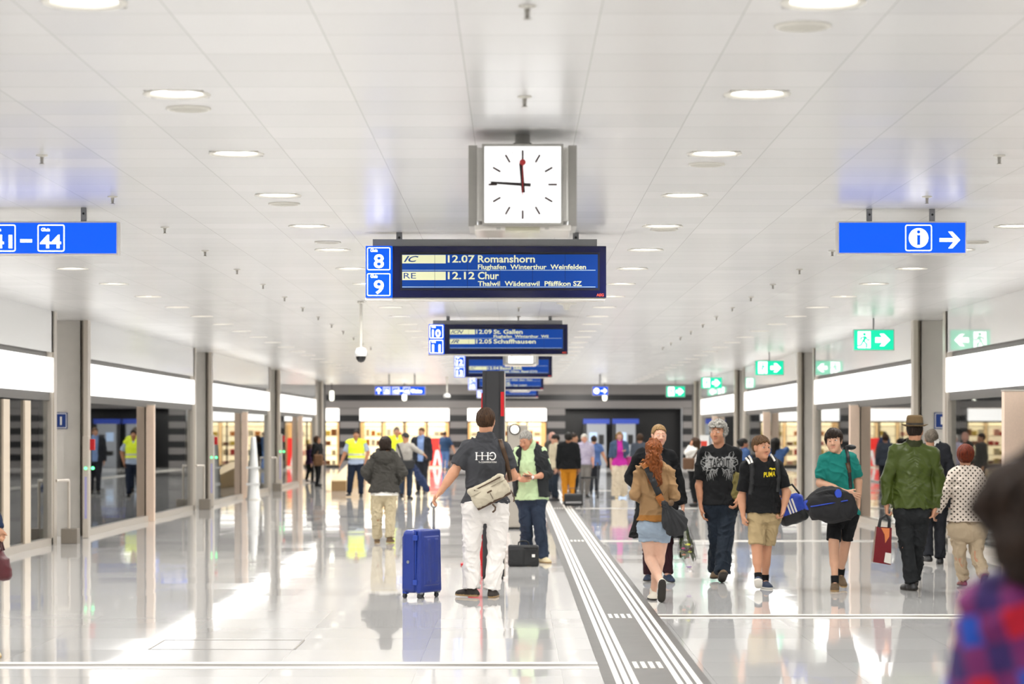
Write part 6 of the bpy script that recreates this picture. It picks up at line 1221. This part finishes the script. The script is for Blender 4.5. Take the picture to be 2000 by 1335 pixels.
Zb = q1.Z-.3; o = thing('shoulder_bag', 'brown patterned bag of the dark-clad walker near the far glass wall', 'bag', (pX(622, Zb), Zb, pZ(898, Zb))); g = Field((-.25, -.12, -.25), (.25, .12, .3), .014); g.box((0, 0, 0), (.14, .07, .17), None, .05, .01); g.seg((-.08, 0, .1), (-.02, .05, .26), .015, .015, .01); g.mesh('bag_body', mat('brown_pattern', '#6b4a2c', .6, var=.5, scale=16), o)
put('person in purple top walking close to the far glass wall', 605, 866, 942, yaw=120, b=.9, fem=True, h=.014, tone='#b68a70', stride=.06, wear=[(('purple_top', cloth('purple_top', '#3c2444', .85), 1.7), dict(e=.03))], legs=(('dark_trousers', black_cot, 2.0), dict(e=.012)), hair_=(h_brown, 'bob'))
i1 = put('person in beige jacket, dark cap and jeans, turned sideways left of the mustard trousers', 1084, 848, 978, yaw=-70, b=1.02, tone='#b98a72', wear=[(('beige_jacket', cloth('beige_jacket', '#b3a890', .85), 1.95), dict(e=.05, hem=.74))], legs=(('jeans', jean2, 2.0), dict(e=.02)), hair_=(h_black, 'short', dict(t=.02, a=-.0, slope=.3)))
put('person with pinkish fair hair mostly hidden behind the beige jacket', 1079, 843, Z=63., yaw=20, fem=True, tone='#c89785', wear=[(('grey_top', grey_j, 1.9), dict(e=.03))], legs=(('jeans', jean2, 2.0), dict(e=.015)), hair_=(hm('strawberry', '#c99a8a'), 'bob'))
put('person in black jacket and mustard trousers walking away beside a rolling case', 1110, 844, Z=54.5, yaw=178, b=1.0, tone='#9c6c50', wear=[(('black_jacket', coat_b, 1.9), dict(e=.045, hem=.80))], legs=(('mustard_trousers', cloth('mustard_cord', '#b5761a', .85), 2.0), dict(e=.025, ee=.02)), hair_=(h_black, 'short', dict(t=.02, slope=.7)))
put('person with dark hair in profile between mustard trousers and plaid shirt', 1121, 845, Z=58.5, yaw=75, tone='#ac7e62', wear=[(('dark_shirt', grey_j, 1.9), dict(e=.03))], legs=(('dark_trousers', black_cot, 2.0), dict(e=.015)), hair_=(h_dark, 'short'))
Z = 52.3; o = thing('rolling_case', 'small black rolling case with a silver band behind the guide path ribs', 'suitcase', (pX(1120, Z), Z, 0)); g = Field((-.3, -.2, -.02), (.3, .2, .42), .012); g.box((0, 0, .17), (.205, .12, .135), None, .04, .01); g.mesh('case_body', nyl, o); MB().box(-.17, .17, -.13, -.115, .10, .135).build('silver_band', silver, o); q = MB()
for sx in (-.16, .16): q = MB().cyl((sx-.015, 0, .03), (sx+.015, 0, .03), .03, n=14).build('wheel', m_cdk, o)
MB().sweep([(-.07, .1, .3), (-.07, .1, .42), (.07, .1, .42), (.07, .1, .3)], .01, 6).build('handle', m_cdk, o)
m_chk, N, L, bb = nodes('checked_shirt'); tc = N.new('ShaderNodeTexCoord'); ck = N.new('ShaderNodeTexBrick'); ck.inputs['Scale'].default_value = 14; ck.inputs['Color1'].default_value = (*rgb('#c9c0cc'), 1); ck.inputs['Color2'].default_value = (*rgb('#aaa2b8'), 1); ck.inputs['Mortar'].default_value = (*rgb('#6f6a8a'), 1); ck.inputs['Mortar Size'].default_value = .03; mp = N.new('ShaderNodeMapping'); mp.inputs['Rotation'].default_value = (math.pi/2, 0, 0); L.new(tc.outputs['Object'], mp.inputs[0]); L.new(mp.outputs[0], ck.inputs['Vector']); L.new(ck.outputs['Color'], bb.inputs['Base Color']); bb.inputs['Roughness'].default_value = .85
k2 = put('person with white hair in checked shirt pushing a walking frame toward the camera', 1141, 847, 971, yaw=4, b=1.06, tone='#c08c75', ov=dict(elL=(1157, 893), wrL=(1158, 906, -.25)), wear=[(('checked_shirt', m_chk, 1.0), dict(e=.035, hem=.82, neck='collar'))], legs=(('grey_trousers', cloth('grey_flannel', '#86817c', .85), 2.0), dict(e=.025)), hair_=(h_white, 'short'))
Z = k2.Z-.3; o = thing('walking_frame', 'wheeled walking frame beside the white-haired man in checked shirt', 'walking frame', (pX(1152, Z), Z, 0)); q = MB()
for sx in (-.24, .20): q.sweep([(sx, .2, .84), (sx, .1, .86), (sx, .06, .8), (sx, .1, .12)], .016, 8); q.sweep([(sx, .06, .7), (sx, -.3, .12)], .014, 8)
q.sweep([(-.24, .06, .5), (.2, .06, .5)], .014, 8); q.build('frame_tube', m_cdk, o); MB().box(-.22, .18, -.1, .12, .48, .52).build('seat', nyl, o, bevel=.01)
for sx in (-.24, .20):
    for sy in (.1, -.3): MB().cyl((sx-.015, sy, .09), (sx+.015, sy, .09), .09, n=18).build('wheel', m_cdk, o)
    MB().cyl((sx, .16, .85), (sx, .28, .85), .022, n=10).build('hand_grip', m_redp, o)
put('person in blue t-shirt seen from behind, arm held out toward the ticket machine', 1160, 850, Z=64., yaw=170, b=1.05, tone='#ba876b', ov=dict(elR=(1177, 885), wrR=(1184, 901)), wear=[(('blue_tee', cloth('blue_tee', '#4c6494', .85), .8), dict(e=.03))], legs=(('dark_trousers', suit, 2.0), dict(e=.02)), hair_=(h_dark, 'short'))
m2 = put('person in magenta top, denim jacket and wide cream trousers facing the camera', 1210, 842, 972, yaw=4, fem=True, b=1.0, tone='#ba8879', ov=dict(elL=(1224, 882, 0), wrL=(1219, 879, -.25), elR=(1194, 890), wrR=(1193, 910)), stride=.03, wear=[(('magenta_top', cloth('magenta_top', '#b52a92', .8), .5), dict(e=.02, neck='collar')), (('denim_jacket', cloth('denim_jacket', '#3f5068', .85), 1.9), dict(e=.045, opn=(.065, .09), hem=1.0, neck='none'))], legs=(('cream_trousers', cloth('cream_linen', '#cbbda6', .85), 2.02), dict(e=.035, ee=.08, bell=.02, fold=(.008, 50, 1))), hair_=(h_blond, 'bob', dict(t=.012)), shoe=(sh_beige, sole_t))
Zb = m2.Z+.05; o = thing('handbag', 'magenta bag at the side of the denim jacket', 'handbag', (pX(1229, Zb), Zb, pZ(905, Zb))); g = Field((-.2, -.12, -.3), (.2, .12, .5), .014); g.box((0, 0, 0), (.085, .05, .17), None, .04, .01); g.seg((-.02, 0, .15), (-.06, 0, .44), .012, .012, .01); g.mesh('bag_body', mat('magenta_leather', '#a8206c', .5), o)
put('person with dark hair in grey-blue top, back turned, right of the denim jacket', 1250, 847, Z=62., yaw=175, tone='#b28169', wear=[(('slate_top', cloth('slate_top', '#3f454f', .85), 1.9), dict(e=.03))], legs=(('dark_trousers', suit, 2.0), dict(e=.02)), hair_=(h_brown, 'short', dict(t=.02)))
o2_ = put('person in white sweater and black trousers holding a phone to the ear', 1357, 853, 989, yaw=-130, hyaw=-110, fem=True, b=.98, tone='#b27c5f', stride=.03, ov=dict(elL=(1341, 883, -.12), wrL=(1349, 869, -.08)), hdir=dict(L=(.2, .1, .9)), wear=[(('white_sweater', wht, 1.9), dict(e=.045, es=.03, hem=.80))], legs=(('black_trousers', black_cot, 2.0), dict(e=.012)), hair_=(h_brown, 'long', dict(t=.016)))
Zb = o2_.Z-.28; o = thing('shoulder_bag', 'brown shoulder bag at the hip of the white sweater', 'bag', (pX(1345, Zb), Zb, pZ(905, Zb))); g = Field((-.25, -.12, -.25), (.25, .12, .25), .012); g.box((0, 0, 0), (.13, .06, .13), None, .04, .01); g.mesh('bag_body', mat('brown_bag', '#5d3f26', .5), o)
o2_.strap('shoulder_strap', [(1364, 876), (1358, 886), (1351, 897)], .04, leather, True, o, .01)
denim_s = cloth('blue_chambray', '#3c5580', .85)
put('person in blue denim shirt with black hair bun, half hidden behind the black shirts', 1453, 855, Z=50., yaw=110, hyaw=95, fem=True, tone='#ac765b', wear=[(('denim_shirt', denim_s, 1.9), dict(e=.035))], legs=(('dark_trousers', navy_t, 2.0), dict(e=.012)), hair_=(h_black, 'short', dict(t=.018, extra=lambda g, L, hs: g.ell(L(0, -.11, .05), A3(.06, .06, .06)*hs, None, .03))))
put('person in blue denim shirt with long black hair, back turned, behind the yellow print', 1515, 854, Z=47., yaw=160, hyaw=140, fem=True, tone='#ac765b', ov=dict(elR=(1533, 880, .0), wrR=(1540, 876, .2)), wear=[(('denim_shirt', denim_s, 1.9), dict(e=.035))], legs=(('dark_trousers', navy_t, 2.0), dict(e=.012)), hair_=(h_black, 'long', dict(t=.018)))
